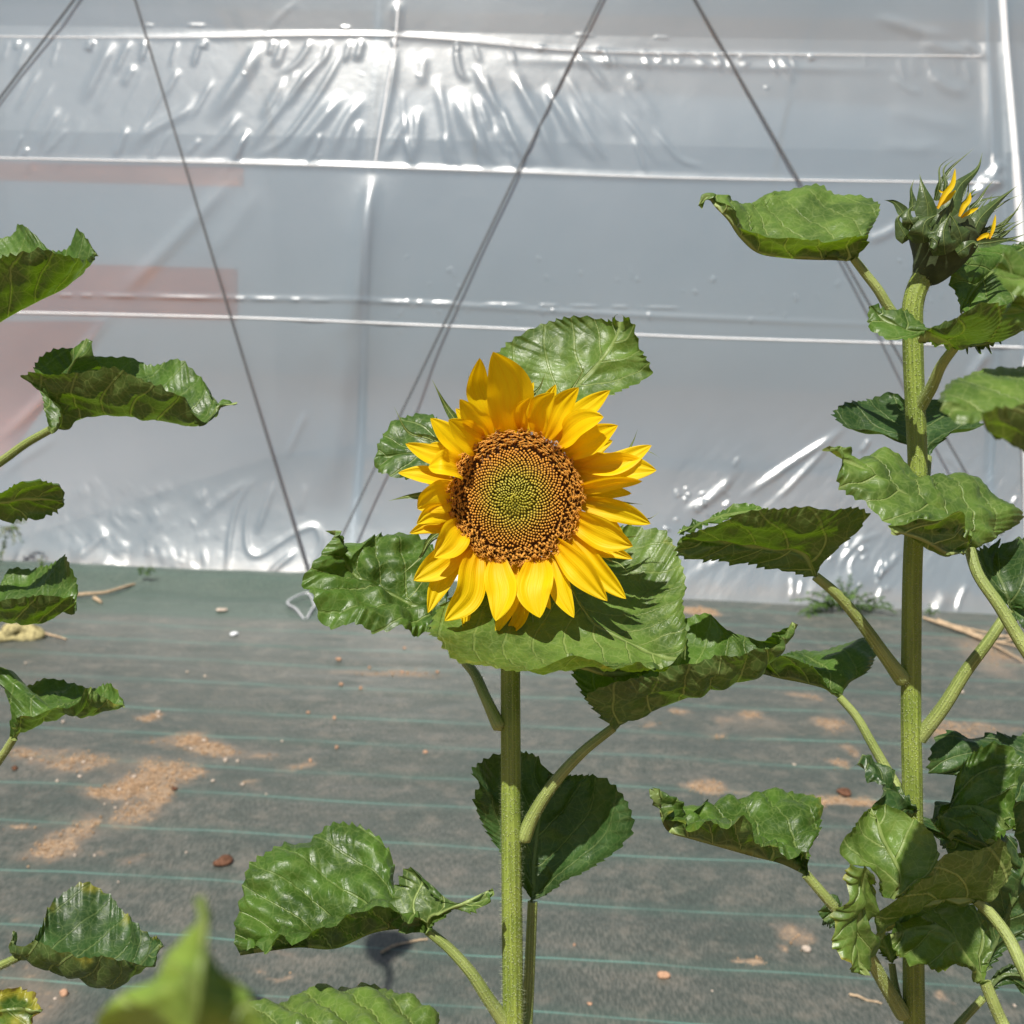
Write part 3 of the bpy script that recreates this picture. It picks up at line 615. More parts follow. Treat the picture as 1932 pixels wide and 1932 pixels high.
def hairs(mb, path, rad, n, length):
    t = RNG.random(n) * (len(path) - 1); i = t.astype(int); f = (t - i)[:, None]
    i = np.minimum(i, len(path) - 2)
    c = path[i] * (1 - f) + path[i + 1] * f; r = np.asarray(rad)[i]
    ax = unit(path[i + 1] - path[i]); rd = RNG.normal(size=(n, 3)); rd = unit(rd - ax * (rd * ax).sum(1, keepdims=True))
    tip = c + rd * (r + length * (.5 + RNG.random(n)))[:, None] + ax * ((RNG.random(n) - .7) * length * .8)[:, None]
    sd = np.cross(ax, rd) * .00016; b0 = c + rd * (r * .96)[:, None]
    V = np.stack([b0 - sd, b0 + sd, tip], 1).reshape(-1, 3)
    mb.add(V, [(3 * k, 3 * k + 1, 3 * k + 2) for k in range(n)], 1)
def stem(plant, pts, rads, nh=5000, name='stem'):
    p = spline([np.array(q) for q in pts], 200); r = np.interp(np.linspace(0, 1, 200), np.linspace(0, 1, len(rads)), rads)
    mb = MB(); t = unit(np.gradient(p, axis=0)); u = unit(np.cross(t, [.31, .93, .2])); vv = np.cross(t, u); n = 40
    a = np.linspace(0, 2 * np.pi, n, endpoint=False); rib = 1 + .030 * np.sin(9 * a) + .018 * np.sin(14 * a + 1)
    V = p[:, None] + (r[:, None] * rib[None])[..., None] * (np.cos(a)[None, :, None] * u[:, None] + np.sin(a)[None, :, None] * vv[:, None])
    tl = np.linspace(0, 1, 200) * np.linalg.norm(np.diff(p, axis=0), axis=1).sum()
    mb.grid(V, True, tl=np.repeat(tl, n), ang=np.tile(a, 200)); hairs(mb, p, r, nh, .0022)
    return mb.build(name, [M_STEM, M_HAIR], plant)
def strip(mb, c3, wid, wdir, cup=.25, roll=0.0, prof=None, n=26, m=5, edge=0.0, seed=0, groove=0.0):
    """petal or bract: centre line c3, width profile, width direction; cup curls the sides towards the viewer"""
    c = spline(c3, n); t = np.linspace(0, 1, n); tn = unit(np.gradient(c, axis=0))
    wd = unit(wdir - tn * (tn @ wdir)[:, None]); nn = unit(np.cross(tn, wd))
    if nn.mean(0) @ fwd > 0: nn = -nn                              # towards the viewer
    cr, sr = math.cos(roll), math.sin(roll); wd, nn = wd * cr + nn * sr, nn * cr - wd * sr
    pf = prof(t) * wid / 2; s = np.linspace(-1, 1, 2 * m + 1)
    ph = 2.2 * seed
    V = c[:, None] + (s[None] * pf[:, None])[..., None] * wd[:, None]
    h = cup * pf[:, None] * (s[None] ** 2) + groove * np.cos(s[None] * 2.5 * np.pi) * np.minimum(1, pf[:, None] / .004) + edge * pf[:, None] * np.sin(t[:, None] * 9 + ph + s[None] * 2) * np.abs(s[None])
    V = V + h[..., None] * nn[:, None]
    mb.grid(V, t=np.repeat(t, 2 * m + 1), s=np.tile(s, n), dm=(s[None] * pf[:, None]) * 3.5, tl=np.repeat(t * .05, 2 * m + 1), vp=np.full((n, 2 * m + 1), .02))
def prof_petal(t): return np.where(t < .5, .42 + .58 * np.sin(np.pi / 2 * np.clip(t / .5, 0, 1)), np.clip(np.cos(np.pi / 2 * np.clip((t - .5) / .5, 0, 1)), 0, 1) ** .78)
def prof_bract(t): return np.where(t < .25, .8 + .2 * np.sin(np.pi / 2 * t / .25), np.clip(1 - (t - .25) / .75, 0, 1) ** 1.5 * .94 + .05 * (1 - t) + .01)
XR, YU = rgt, upv

# ================================================================== the open sunflower
DF = .70
SF = thing('sunflower', 'tall sunflower in full bloom with yellow petals in the middle of the picture', 'sunflower', tuple(P('F', 970, 1932, DF) * [1, 1, 0]))
foot = P('F', 972, 1932, DF) * np.array([1, 1, 0])
stem(SF, [P('F', 966, 985, DF + .045), P('F', 963, 1100, DF + .03), P('F', 963, 1300, DF + .012), P('F', 964.6, 1585, DF), P('F', 968, 1916, DF), P('F', 971, 2200, DF), foot], [.0068, .0070, .0074, .0090, .0100, .0108, .0125], 15000)
# flower head: disc, petals, bracts
DC = px('zf', 778, 980); Rp = 412 * .3059
cD = P('F', *DC, DF); Rm = Rp / F * DF
tilt = math.radians(4); fn = unit(-fwd * math.cos(tilt) - upv * math.sin(tilt)); fx = XR; fy = unit(np.cross(fn, fx))
if fy @ upv < 0: fy = -fy
hd = MB()
rr = np.linspace(0, 1, 22); aa_ = np.linspace(0, 2 * np.pi, 72, endpoint=False)
def dome(r): return .010 * (1 - r ** 2) - .006 * np.exp(-(r / .22) ** 2)
Vd = cD + (rr[:, None] * Rm * .97 * np.cos(aa_))[..., None] * fx + (rr[:, None] * Rm * .97 * np.sin(aa_))[..., None] * fy + (dome(rr)[:, None] * np.ones(72))[..., None] * fn - fn * .001
hd.grid(Vd[:, ::-1], True, rad=np.repeat(rr, 72), tip=np.zeros((22, 72)), rnd=np.full((22, 72), .5))
rb = np.linspace(0, 1, 10)
Vb = cD + ((1 - rb ** 2)[:, None] * Rm * .97 * np.cos(aa_) + 0)[..., None] * fx + ((1 - rb ** 2)[:, None] * Rm * .97 * np.sin(aa_))[..., None] * fy - (rb * .04 + .001)[:, None, None] * fn
hd.grid(Vb, True, 1)
HEAD = hd.build('flower_head', [M_FLORET, M_STEM], SF)
fl = MB(); NF = 1750; ga = math.pi * (3 - math.sqrt(5)); off0 = (np.array([765, 960]) - np.array([778, 980])) * .3059 / F * DF
rf = np.random.default_rng(21)
for i in range(NF):
    r = math.sqrt((i + .5) / NF); a = i * ga
    jit = .0007 * smooth01((r - .62) / .2)
    x, y = r * Rm * .985 * math.cos(a) + rf.normal() * jit, r * Rm * .985 * math.sin(a) + rf.normal() * jit
    x += off0[0] * (1 - r); y -= off0[1] * (1 - r)
    c = cD + fx * x + fy * y + fn * float(dome(np.array(r)))
    rd = unit(fx * math.cos(a) + fy * math.sin(a)); sd = np.cross(fn, rd); rn = rf.random()
    if r < .30 + .05 * rn:                                           # closed buds, leaning to the middle
        h, w0 = .0034, .00085; ax = unit(fn * .8 - rd * .6 + sd * rf.normal() * .15)
        lv = [(0, w0), (.55, w0 * .95), (.85, w0 * .6), (1.0, .0001)]
    elif r < .72 + .08 * rn:                                          # short tubes, tight dots
        h, w0 = .0030 + .0005 * rn, .00084; ax = unit(fn - rd * .15 + rd * rf.normal() * .06 + sd * rf.normal() * .06)
        lv = [(0, w0 * .7), (.5, w0 * .85), (.85, w0), (1.0, w0 * .45)]
    else:                                                  # open florets with protruding anthers
        h, w0 = .0036 + .0028 * rn, .00076; ax = unit(fn + rd * (.15 + .5 * rf.random()) + sd * rf.normal() * .35)
        lv = [(0, w0), (.5, w0 * .9), (.8, w0 * 1.15), (1.0, w0 * .5)]
    u = unit(np.cross(ax, sd)); v = np.cross(ax, u); an = np.linspace(0, 2 * np.pi, 6, endpoint=False)
    Vf = np.array([c + ax * h * t + wq * (np.cos(an)[:, None] * u + np.sin(an)[:, None] * v) for t, wq in lv])
    fl.grid(Vf, True, rad=np.full((4, 6), r), tip=np.repeat([q[0] for q in lv], 6), rnd=np.full((4, 6), rn))
    fl.add(Vf[-1], [list(range(6))], rad=np.full(6, r), tip=np.ones(6), rnd=np.full(6, rn))
    if r > .76:                                            # forked stigma
        for sg in (-1, 1):
            e0 = c + ax * h; e1 = e0 + (ax * .5 + sd * sg * .8 + rd * rf.normal() * .3) * .0014; e2 = e1 + (-ax * .1 + sd * sg * .7) * .0010
            pp = np.array([e0, e1, e2]); tn = np.array([.00026, .00024, .00012])
            an4 = np.linspace(0, 2 * np.pi, 4, endpoint=False)
            Vs = pp[:, None] + tn[:, None, None] * (np.cos(an4)[None, :, None] * u + np.sin(an4)[None, :, None] * v)
            fl.grid(Vs, True, rad=np.full((3, 4), r), tip=np.ones((3, 4)), rnd=np.full((3, 4), rn))
fl.build('disc_florets', M_FLORET, HEAD)
# petals: base, tip, width (zf units), lift of middle and tip towards the viewer (cm), roll, layer behind (cm)
PET = [((660, 1370), (655, 1742), 185, 1.2, 1.4, 0, 0), ((925, 1375), (928, 1722), 215, 1.3, 1.5, .1, 0), ((525, 1320), (340, 1742), 200, 1.2, 1.5, -.25, .1), ((450, 1300), (236, 1692), 130, .6, .8, -.2, .6),
       ((560, 1400), (462, 1815), 105, .3, .3, -.4, .9), ((795, 1390), (655, 1820), 120, .4, .4, .2, .8), ((850, 1600), (712, 1836), 95, 0, 0, .3, 1.2), ((1010, 1340), (1138, 1722), 130, .7, .9, .3, .5),
       ((1030, 1270), (1345, 1618), 180, 1.3, 1.5, .3, 0), ((1120, 1220), (1460, 1605), 150, .8, 1.0, .4, .5), ((1140, 1110), (1502, 1280), 200, 1.3, 1.3, .25, 0), ((1190, 1220), (1500, 1358), 100, .2, .3, .3, .8),
       ((1190, 1010), (1612, 1142), 140, .9, .9, .2, .5), ((1175, 925), (1560, 880), 110, 1.9, 2.0, -.5, -.1), ((1160, 850), (1648, 812), 190, 1.0, 1.0, .1, .3), ((1130, 770), (1618, 658), 150, .9, 1.0, .2, .4),
       ((1110, 700), (1410, 535), 170, 1.5, 1.9, .35, .1), ((1060, 630), (1322, 482), 190, 1.7, 2.2, .4, 0), ((1010, 590), (1362, 318), 140, .6, .9, .3, .7), ((980, 590), (1168, 300), 150, .8, 1.3, .2, .5),
       ((910, 560), (1018, 332), 165, 1.8, 2.5, .25, -.1), ((745, 545), (638, 80), 270, 1.9, 2.8, -.1, 0), ((640, 550), (556, 118), 170, .9, 1.7, -.3, .5), ((820, 545), (868, 365), 100, 1.4, 1.9, .4, -.1),
       ((610, 580), (432, 372), 150, 1.7, 2.2, -.3, .1), ((545, 650), (362, 500), 200, 1.8, 2.3, -.4, 0), ((480, 720), (252, 490), 140, .7, .8, -.3, .6), ((460, 750), (98, 648), 125, .5, .6, -.2, .7),
       ((425, 800), (240, 792), 190, 2.0, 1.4, -.5, -.1), ((390, 890), (52, 828), 110, .5, .6, -.2, .7), ((385, 945), (172, 1050), 200, 1.5, 1.5, -.3, 0), ((390, 1060), (166, 1142), 125, 1.1, 1.4, -.5, .2),
       ((400, 1150), (122, 1200), 95, .3, .3, 0, .8), ((440, 1160), (276, 1350), 200, 1.4, 1.5, -.45, 0), ((470, 1260), (148, 1492), 180, .8, .9, -.3, .4)]
rp_ = random.Random(12)
for k in range(22):                                        # shorter petals of the back row showing in the gaps
    a = k / 22 * 2 * math.pi + rp_.uniform(-.1, .1); c, n = math.cos(a), math.sin(a); L = rp_.uniform(640, 740) if c > -.25 else rp_.uniform(545, 640)
    PET.append(((778 + 400 * c, 980 + 400 * n), (778 + L * c + rp_.uniform(-30, 30), 980 + L * n + rp_.uniform(-30, 30)), rp_.uniform(90, 130), .3, rp_.uniform(-.2, .4), rp_.uniform(-.4, .4), 1.1))
for k, (b0, t0, wz, lm, lt, roll, lay) in enumerate(PET):
    mb = MB(); cx, cy = 778, 980
    bx, by = b0[0] + (cx - b0[0]) * .07, b0[1] + (cy - b0[1]) * .07
    d0 = DF + .002 + lay * .006
    rq = random.Random(k); sx, sy = (t0[1] - b0[1]) * .15 * rq.uniform(-1, 1), -(t0[0] - b0[0]) * .15 * rq.uniform(-1, 1)
    mx, my = b0[0] * .45 + t0[0] * .55 + sx, b0[1] * .45 + t0[1] * .55 + sy
    qx, qy = b0[0] * .78 + t0[0] * .22 + sx * .4, b0[1] * .78 + t0[1] * .22 + sy * .4
    if by < 880: lt, lm = lt * 1.75, lm * 1.45
    roll = roll + random.Random(k * 7).uniform(-.22, .22)
    if by > 1050: lt = lt + .9; lm = lm + .4
    c3 = [P('zf', bx, by, d0), P('zf', qx, qy, d0 - lm * .0055), P('zf', mx, my, d0 - lm * .0095), P('zf', t0[0], t0[1], d0 - lt * .009)]
    ax = unit(c3[-1] - c3[0]); wdir = unit(np.cross(ax, fwd))
    if wdir @ XR < 0: wdir = -wdir
    strip(mb, c3, wz * .3059 / F * DF * 1.04, wdir, cup=.24 + .1 * rq.random(), roll=roll, prof=prof_petal, n=30, m=8, edge=.11, seed=k, groove=.00045)
    mb.build('petal', M_PETAL, HEAD)
BR = [((405, 500), (350, 420), (262, 252), 75), ((555, 420), (495, 320), (488, 210), 55), ((850, 380), (920, 310), (962, 212), 60), ((1110, 340), (1170, 240), (1215, 150), 45), ((250, 620), (120, 580), (28, 420), 55),
      ((300, 640), (200, 600), (160, 600), 90), ((230, 970), (110, 975), (-5, 1000), 80), ((170, 830), (70, 810), (20, 788), 40), ((1360, 1005), (1450, 1012), (1562, 1022), 45), ((1500, 1100), (1600, 1110), (1668, 1068), 30), ((1560, 690), (1620, 705), (1668, 735), 26),
      ((260, 1230), (190, 1350), (82, 1448), 50), ((220, 1480), (160, 1560), (98, 1622), 38), ((470, 1720), (400, 1800), (342, 1850), 34), ((880, 1690), (885, 1770), (858, 1812), 40), ((1120, 1540), (1180, 1650), (1255, 1745), 55), ((1340, 1360), (1420, 1390), (1482, 1455), 30), ((1420, 760), (1500, 640), (1530, 560), 50), ((1330, 1230), (1420, 1230), (1550, 1215), 50)]
for k, (b0, m0, t0, wz) in enumerate(BR):
    mb = MB(); i0 = (b0[0] + (778 - b0[0]) * .35, b0[1] + (980 - b0[1]) * .35)
    c3 = [P('zf', *i0, DF + .012), P('zf', *b0, DF + .010), P('zf', *m0, DF + .010), P('zf', *t0, DF + .004)]
    ax = unit(c3[-1] - c3[0]); strip(mb, c3, wz * 1.25 * .3059 / F * DF, unit(np.cross(ax, fwd)), cup=.35, prof=prof_bract, n=24, m=3, seed=k)
    mb.build('bract', M_LEAF, HEAD)

# leaves of the open sunflower
leaf(SF, 'z4', .775, [dict(mid=[(1250, 540), (1300, 490), (1370, 410), (1480, 290), (1540, 190), (1560, 125)], A=[(1250, 540), (1120, 520, 1), (1010, 400, 1), (962, 300, 1.5), (1010, 240, 2), (1085, 185, 2), (1200, 122, 2), (1330, 98, 1.5), (1440, 105, 1), (1520, 115), (1560, 85, -1)],
      B=[(1250, 540), (1400, 510, -2), (1520, 470, -2), (1620, 425, -2), (1705, 372, -2), (1690, 315, -2), (1640, 235, -1.5), (1605, 120, -1), (1560, 85, -1)], bul=.8)], mat=M_LEAF_PALE, petiole=([('z4', 1250, 540, .775), ('z4', 1150, 700, .77), ('z4', 1040, 900, .742)], .0022, .004))
leaf(SF, 'z4', .77, [dict(mid=[(760, 720), (640, 740), (500, 765), (375, 775)], A=[(760, 720), (700, 620, 1), (640, 570, 2), (560, 568, 2), (480, 605, 2), (410, 680, 1), (375, 775)], B=[(760, 720), (700, 860, -1), (600, 880, -1.5), (480, 868, -1.5), (400, 835, -1), (375, 775)])],
     petiole=([('z4', 760, 720, .77), ('z4', 900, 860, .765), ('z4', 1030, 980, .745)], .002, .0035))
leaf(SF, 'z4', .755, [dict(mid=[(700, 1560), (600, 1500), (480, 1440), (300, 1350), (225, 1270), (190, 1125, -1)], A=[(700, 1560), (720, 1350, 3), (650, 1190, 3), (560, 1145, 3), (400, 1138, 2), (300, 1190, 1), (235, 1190, .5), (190, 1125, -1)],
      B=[(700, 1560), (640, 1605, -2), (450, 1618, -4), (270, 1590, -5), (130, 1535, -5), (45, 1430, -4), (85, 1290, -3), (150, 1235, -2), (190, 1125, -1)], bul=2.1, rip=.5)],
     petiole=([('z4', 690, 1555, .755), ('z4', 800, 1740, .75), ('b2', 1200, 140, .735), ('b2', 1255, 260, .715), ('b2', 1320, 400, .703)], .003, .0045))
leaf(SF, 'z4', .735, [dict(mid=[(1150, 1330, 1), (1280, 1380), (1360, 1470, -1), (1420, 1570, -2), (1560, 1650, -3), (1740, 1730, -4), (1870, 1745, -4.5)],
      A=[(1150, 1330, 1), (1450, 1170, 4), (1620, 1110, 6), (1780, 1165, 5), (1850, 1290, 3), (1872, 1400, 1), (1850, 1480, 0), (1870, 1600, -2), (1870, 1745, -4.5)],
      B=[(1150, 1330, 1), (880, 1380, -2), (690, 1500, -4), (650, 1620, -7), (710, 1710, -9.5), (830, 1765, -11), (1000, 1782, -11.5), (1180, 1768, -11.5), (1320, 1745, -11), (1500, 1762, -10), (1700, 1785, -8), (1870, 1745, -4.5)], bul=1.1, rip=.35, pil=.07),
      dict(mid=[(1300, 1745, -8), (1400, 1790, -7), (1520, 1822, -6.3), (1650, 1800, -6), (1760, 1775, -6)], A=[(1300, 1745, -8), (1400, 1750, -8), (1500, 1765, -8), (1620, 1770, -7.5), (1760, 1775, -6)], B=[(1300, 1745, -8), (1420, 1800, -6), (1520, 1830, -5.5), (1660, 1805, -5), (1760, 1775, -6)], face='under')],
     mat=M_LEAF_PALE, petiole=([('z4', 1150, 1330, .745), ('z4', 1090, 1420, .74), ('z4', 1040, 1560, .715)], .003, .0042), age=.05, aedge=.35)
leaf(SF, 'F', .69, [dict(mid=[(1160, 1372), (1250, 1337), (1350, 1300), (1440, 1265), (1497, 1175, -1)], A=[(1160, 1372), (1100, 1310, 4), (1085, 1258, 6), (1180, 1205, 7), (1290, 1178, 7), (1335, 1163, 6), (1375, 1190, 4), (1415, 1203, 2.5), (1445, 1210, 1), (1497, 1175, -1)],
      B=[(1160, 1372), (1108, 1318, -2.5), (1150, 1290, -3), (1260, 1270, -3.4), (1350, 1247, -3.2), (1430, 1228, -2.5), (1470, 1210, -2), (1497, 1175, -1)], bul=1.0, pil=.03)],
     petiole=([('F', 1158, 1372, .69), ('F', 1100, 1418, .69), ('F', 1045, 1478, .692), ('F', 1003, 1545, .698), ('F', 985, 1590, .70)], .0032, .005))
leaf(SF, 'b2', .745, [dict(mid=[(1465, 1180, -1), (1475, 1000, 0), (1500, 800, 1), (1540, 600, 3)], A=[(1465, 1180, -1), (1330, 970, 0), (1240, 830, 0), (1195, 700, -1), (1215, 640, -2), (1185, 590, -2), (1255, 525, 0), (1400, 500, 2), (1500, 525, 3), (1540, 600, 3)],
      B=[(1465, 1180, -1), (1590, 1095, -3), (1750, 1010, -4), (1880, 920, -4), (1925, 850, -4), (1890, 720, -3), (1820, 640, -2), (1700, 598, 0), (1610, 610, 2), (1540, 600, 3)], bul=1.0)],
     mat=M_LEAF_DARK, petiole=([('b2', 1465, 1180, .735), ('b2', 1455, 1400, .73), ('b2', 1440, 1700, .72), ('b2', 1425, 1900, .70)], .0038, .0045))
leaf(SF, 'b2', .69, [dict(mid=[(985, 1312), (870, 1298), (740, 1315), (560, 1388), (400, 1382), (250, 1400), (130, 1418)], A=[(985, 1312), (900, 1230, 1), (830, 1100, 3), (825, 1000, 4), (780, 910, 5), (690, 848, 6), (570, 828, 6), (420, 905, 5), (330, 920, 4.5), (180, 1005, 3), (140, 1130, 2), (105, 1270, 1), (130, 1418)],
      B=[(985, 1312), (900, 1262, -2), (820, 1232, -3), (640, 1252, -3.4), (400, 1312, -3), (250, 1368, -2), (130, 1418)], bul=2.2, rip=.4),
      dict(mid=[(985, 1312), (1000, 1250, -1), (1110, 1205, -2), (1285, 1125, -2)], A=[(985, 1312), (850, 1290, -1), (830, 1180, 0), (900, 1028, 1), (960, 1070, 0), (1010, 1150, -1), (1130, 1188, -2), (1285, 1125, -2)], B=[(985, 1312), (1020, 1262, -1), (1110, 1222, -2), (1200, 1230, -3), (1250, 1200, -3), (1285, 1125, -2)], face='under')],
     petiole=([('b2', 985, 1312, .69), ('b2', 1080, 1390, .69), ('b2', 1180, 1500, .69), ('b2', 1260, 1620, .693), ('b2', 1345, 1740, .70)], .0032, .0052))
leaf(SF, 'b2', .64, [dict(mid=[(1010, 1900, 1), (800, 1850), (500, 1830), (150, 1860), (-60, 1950)], A=[(1010, 1900, 1), (1022, 1670, 5), (960, 1635, 6), (860, 1600, 7), (740, 1578, 7.5), (560, 1578, 7.5), (370, 1622, 6), (170, 1660, 4), (20, 1760, 2), (-60, 1950)], B=[(1010, 1900, 1), (800, 1960, -3), (500, 2000, -4), (200, 2000, -3), (-60, 1950)], bul=1.8)],
     mat=M_LEAF_PALE, petiole=([('b2', 1010, 1900, .65), ('b2', 1150, 2000, .66), ('b2', 1390, 2200, .70)], .0035, .005))

# ================================================================== the budding sunflower
DB = .72
BD = thing('sunflower', 'sunflower with a half open green bud beside the right edge', 'sunflower', tuple(P('F', 1724, 1932, DB) * [1, 1, 0]))
footb = P('F', 1726, 1932, DB) * np.array([1, 1, 0])
stem(BD, [P('zb', 690, 960, DB), P('zb', 600, 1100, DB), P('zb', 530, 1240, DB), P('zb', 500, 1380, DB), P('zb', 503, 1560, DB), P('F', 1723, 680, DB), P('F', 1727, 776, DB), P('F', 1731, 882, DB), P('F', 1722, 1059, DB), P('F', 1719, 1250, DB), P('F', 1719, 1380, DB), P('F', 1721, 1473, DB), P('F', 1724, 1883, DB), P('F', 1728, 2200, DB), footb],
     [.0075, .0070, .0066, .0068, .0070, .0072, .0075, .0078, .0079, .0088, .0088, .0086, .0090, .0105, .0120], 15000)
bh = MB(); ctr = [(545, 1180, 55), (640, 1070, 120), (690, 980, 160), (720, 900, 205), (745, 820, 245), (775, 740, 255), (800, 680, 215), (815, 650, 120)]
cc = np.array([P('zb', x, y, DB) for x, y, _ in ctr]); cr_ = np.array([r * .2481 / F * DB for *_, r in ctr]); pth = spline(cc, 50); rad_ = np.interp(np.linspace(0, 1, 50), np.linspace(0, 1, len(cr_)), cr_)
bh.tube(pth, rad_, 32); BH = bh.build('bud_head', simple('bud_base_green', (.055, .075, .030), .7, .2, 80, .3, .5), BD)
M_BRACT = leaf_material('bract_shaded_green', (.040, .072, .018), (.050, .085, .022), (.10, .17, .01), (.16, .21, .06), .2)  # darkened green: shade on bracts facing away is put into the colour
BB = [([(450, 690, 0), (420, 640, 0), (360, 575, 0), (285, 555, -.5)], 85), ([(500, 640, 1), (500, 560, 1), (490, 470, 1), (515, 393, 1)], 60), ([(620, 700, -2), (615, 600, -2), (590, 500, -2), (555, 358, -1.5)], 175),
      ([(690, 560, 2), (690, 500, 2), (780, 330, 2), (965, 165, 2)], 55), ([(770, 700, -2.2), (800, 600, -2.2), (860, 450, -1.5), (1000, 310, -.5), (1032, 195, 0)], 160), ([(850, 560, 2), (880, 480, 2), (960, 340, 2), (1000, 300, 2)], 60),
      ([(960, 830, -1.8), (1000, 720, -1.8), (1120, 590, -1), (1300, 445, 0)], 130), ([(590, 880, -2.6), (580, 800, -3.0), (600, 720, -3.0), (690, 665, -2.8)], 210), ([(750, 970, -2.8), (740, 880, -3.3), (740, 780, -3.2), (790, 650, -2.8)], 195),
      ([(880, 900, -2.4), (860, 800, -2.8), (810, 700, -2.8), (780, 660, -2.8)], 200), ([(690, 930, -3.2), (690, 880, -3.5), (640, 840, -3.4), (630, 910, -3.6)], 120), ([(470, 860, -1), (420, 780, -1), (390, 700, -1), (440, 640, -1)], 120),
      ([(840, 960, -2.6), (900, 920, -2.9), (970, 880, -2.8), (1000, 950, -3)], 110), ([(960, 890, -1.5), (1080, 880, -1.5), (1220, 860, -1), (1349, 880, -.5)], 75), ([(900, 640, 1), (1000, 570, 1), (1150, 530, 1), (1265, 530, 1)], 26), ([(940, 740, 0), (1100, 640, 0), (1220, 560, 0), (1349, 505, .5)], 30),
      ([(980, 820, 0), (1130, 780, 0), (1240, 680, 0), (1345, 598, 0)], 40), ([(1000, 860, 0), (1180, 830, 0), (1270, 760, 0), (1380, 700, 0)], 45), ([(980, 840, -1), (1060, 720, -1), (1090, 620, -.5), (1095, 530, -.5)], 26), ([(1100, 840, .5), (1200, 740, .5), (1300, 620, 0), (1349, 520, 0)], 34), ([(1100, 870, -1), (1250, 850, -1), (1400, 800, -1)], 34),
      ([(520, 760, -2.4), (480, 700, -2.6), (470, 640, -2.4), (520, 590, -2)], 120), ([(900, 760, -1.5), (940, 680, -1.5), (1000, 600, -1.2), (1050, 560, -1)], 70), ([(700, 800, -2.5), (720, 700, -2.6), (760, 620, -2.4), (800, 560, -2)], 110), ([(640, 760, -2.2), (560, 700, -2.5), (500, 720, -2.5), (470, 780, -2.3)], 100)]
rbb = random.Random(31)
for k in range(20):                                        # the finer spiky bracts of the opening side
    t = k / 19; bx, by = 700 + 330 * t + rbb.uniform(-30, 30), 590 + 260 * t + rbb.uniform(-40, 40); a = math.radians(78 - 72 * t + rbb.uniform(-16, 16)); L = rbb.uniform(230, 400)
    BB.append(([(bx, by, -.5), (bx + L * .4 * math.cos(a), by - L * .4 * math.sin(a), -.8), (bx + L * .75 * math.cos(a + .12), by - L * .75 * math.sin(a + .12), -.5), (bx + L * math.cos(a + rbb.uniform(-.25, .35)), by - L * math.sin(a + .1), rbb.uniform(-1, .5))], rbb.uniform(28, 50)))
for k, (pts, wz) in enumerate(BB):
    mb = MB(); c3 = [P('zb', x, y, DB + z * .01) for x, y, z in pts]
    strip(mb, c3, wz * .2481 / F * DB, unit(np.cross(unit(c3[-1] - c3[0]), fwd)), cup=-.45 if wz > 90 else .3, prof=prof_bract, n=26, m=4, edge=.12, seed=k); mb.build('bract', M_BRACT, BH)
for k, (pts, wz) in enumerate([([(690, 620, -1), (740, 520, -1), (800, 440, -1), (826, 313, -1)], 75), ([(700, 600, 0), (760, 550, 0), (830, 480, 0)], 70), ([(855, 680, -1), (890, 600, -1), (925, 560, -1), (940, 495, -1)], 75), ([(870, 690, 0), (930, 650, 0), (1005, 612, 0)], 55),
                               ([(990, 860, -1), (1040, 830, -1), (1085, 820, -1.5), (1060, 850, -2)], 60), ([(1085, 850, -1), (1110, 780, -1), (1132, 665, -1)], 50), ([(750, 490, 1), (720, 495, 1), (700, 480, 1)], 26)]):
    mb = MB(); c3 = [P('zb', x, y, DB - .028 + z * .004) for x, y, z in pts]
    strip(mb, c3, wz * .55 * .2481 / F * DB, unit(np.cross(unit(c3[-1] - c3[0]), fwd)), cup=.4, prof=prof_petal, n=22, m=4, seed=k); mb.build('petal', M_PETAL, BH)

leaf(BD, 'z5', .72, [dict(mid=[(1020, 485), (900, 483), (640, 468), (500, 440), (410, 360), (345, 265), (280, 200), (230, 155), (183, 192)], A=[(1020, 485), (1085, 360, 1), (1152, 225, 4), (1120, 150, 6), (1030, 140, 7), (930, 140, 7.5), (830, 88, 8), (760, 90, 8), (690, 102, 8), (580, 120, 7), (470, 178, 5), (360, 190, 3), (300, 165, 1.5), (235, 148, .5), (183, 192)],
      B=[(1020, 485), (1060, 430, -1), (1090, 355, -1.5), (1000, 365, -2.5), (850, 390, -3), (700, 382, -3), (590, 372, -2.8), (480, 345, -2.4), (390, 300, -1.5), (330, 215, -.6), (250, 160, 0), (183, 192)], bul=1.0, pil=.02)],
     mat=M_LEAF_PALE, petiole=([('z5', 1018, 480, .72), ('z5', 1080, 560, .72), ('z5', 1150, 650, .72), ('z5', 1210, 750, .722), ('z5', 1320, 900, .722)], .003, .0042))
leaf(BD, 'z5', .68, [dict(mid=[(1560, 955), (1490, 915, -1), (1400, 885, -2), (1385, 878, -2)], A=[(1560, 955), (1760, 900, 0), (1910, 885, 0), (1850, 742, -4), (1700, 708, -5), (1560, 780, -4), (1470, 830, -3), (1385, 878, -2)], B=[(1560, 955), (1520, 940, .5), (1450, 905, -1), (1385, 878, -2)], face='under'),
      dict(mid=[(1400, 878, -2), (1280, 850, -2), (1180, 800, -1.5), (1100, 738, -1)], A=[(1400, 878, -2), (1420, 850, -2), (1340, 798, -1), (1270, 765, -1), (1190, 755, -1), (1140, 730, -1), (1100, 738, -1)], B=[(1400, 878, -2), (1370, 900, -2.5), (1280, 917, -3), (1180, 905, -3), (1110, 830, -2), (1100, 738, -1)], bul=.5)],
     petiole=([('z5', 1560, 955, .68), ('z5', 1490, 1050, .69), ('z5', 1430, 1180, .705), ('z5', 1360, 1290, .72)], .0032, .0048))
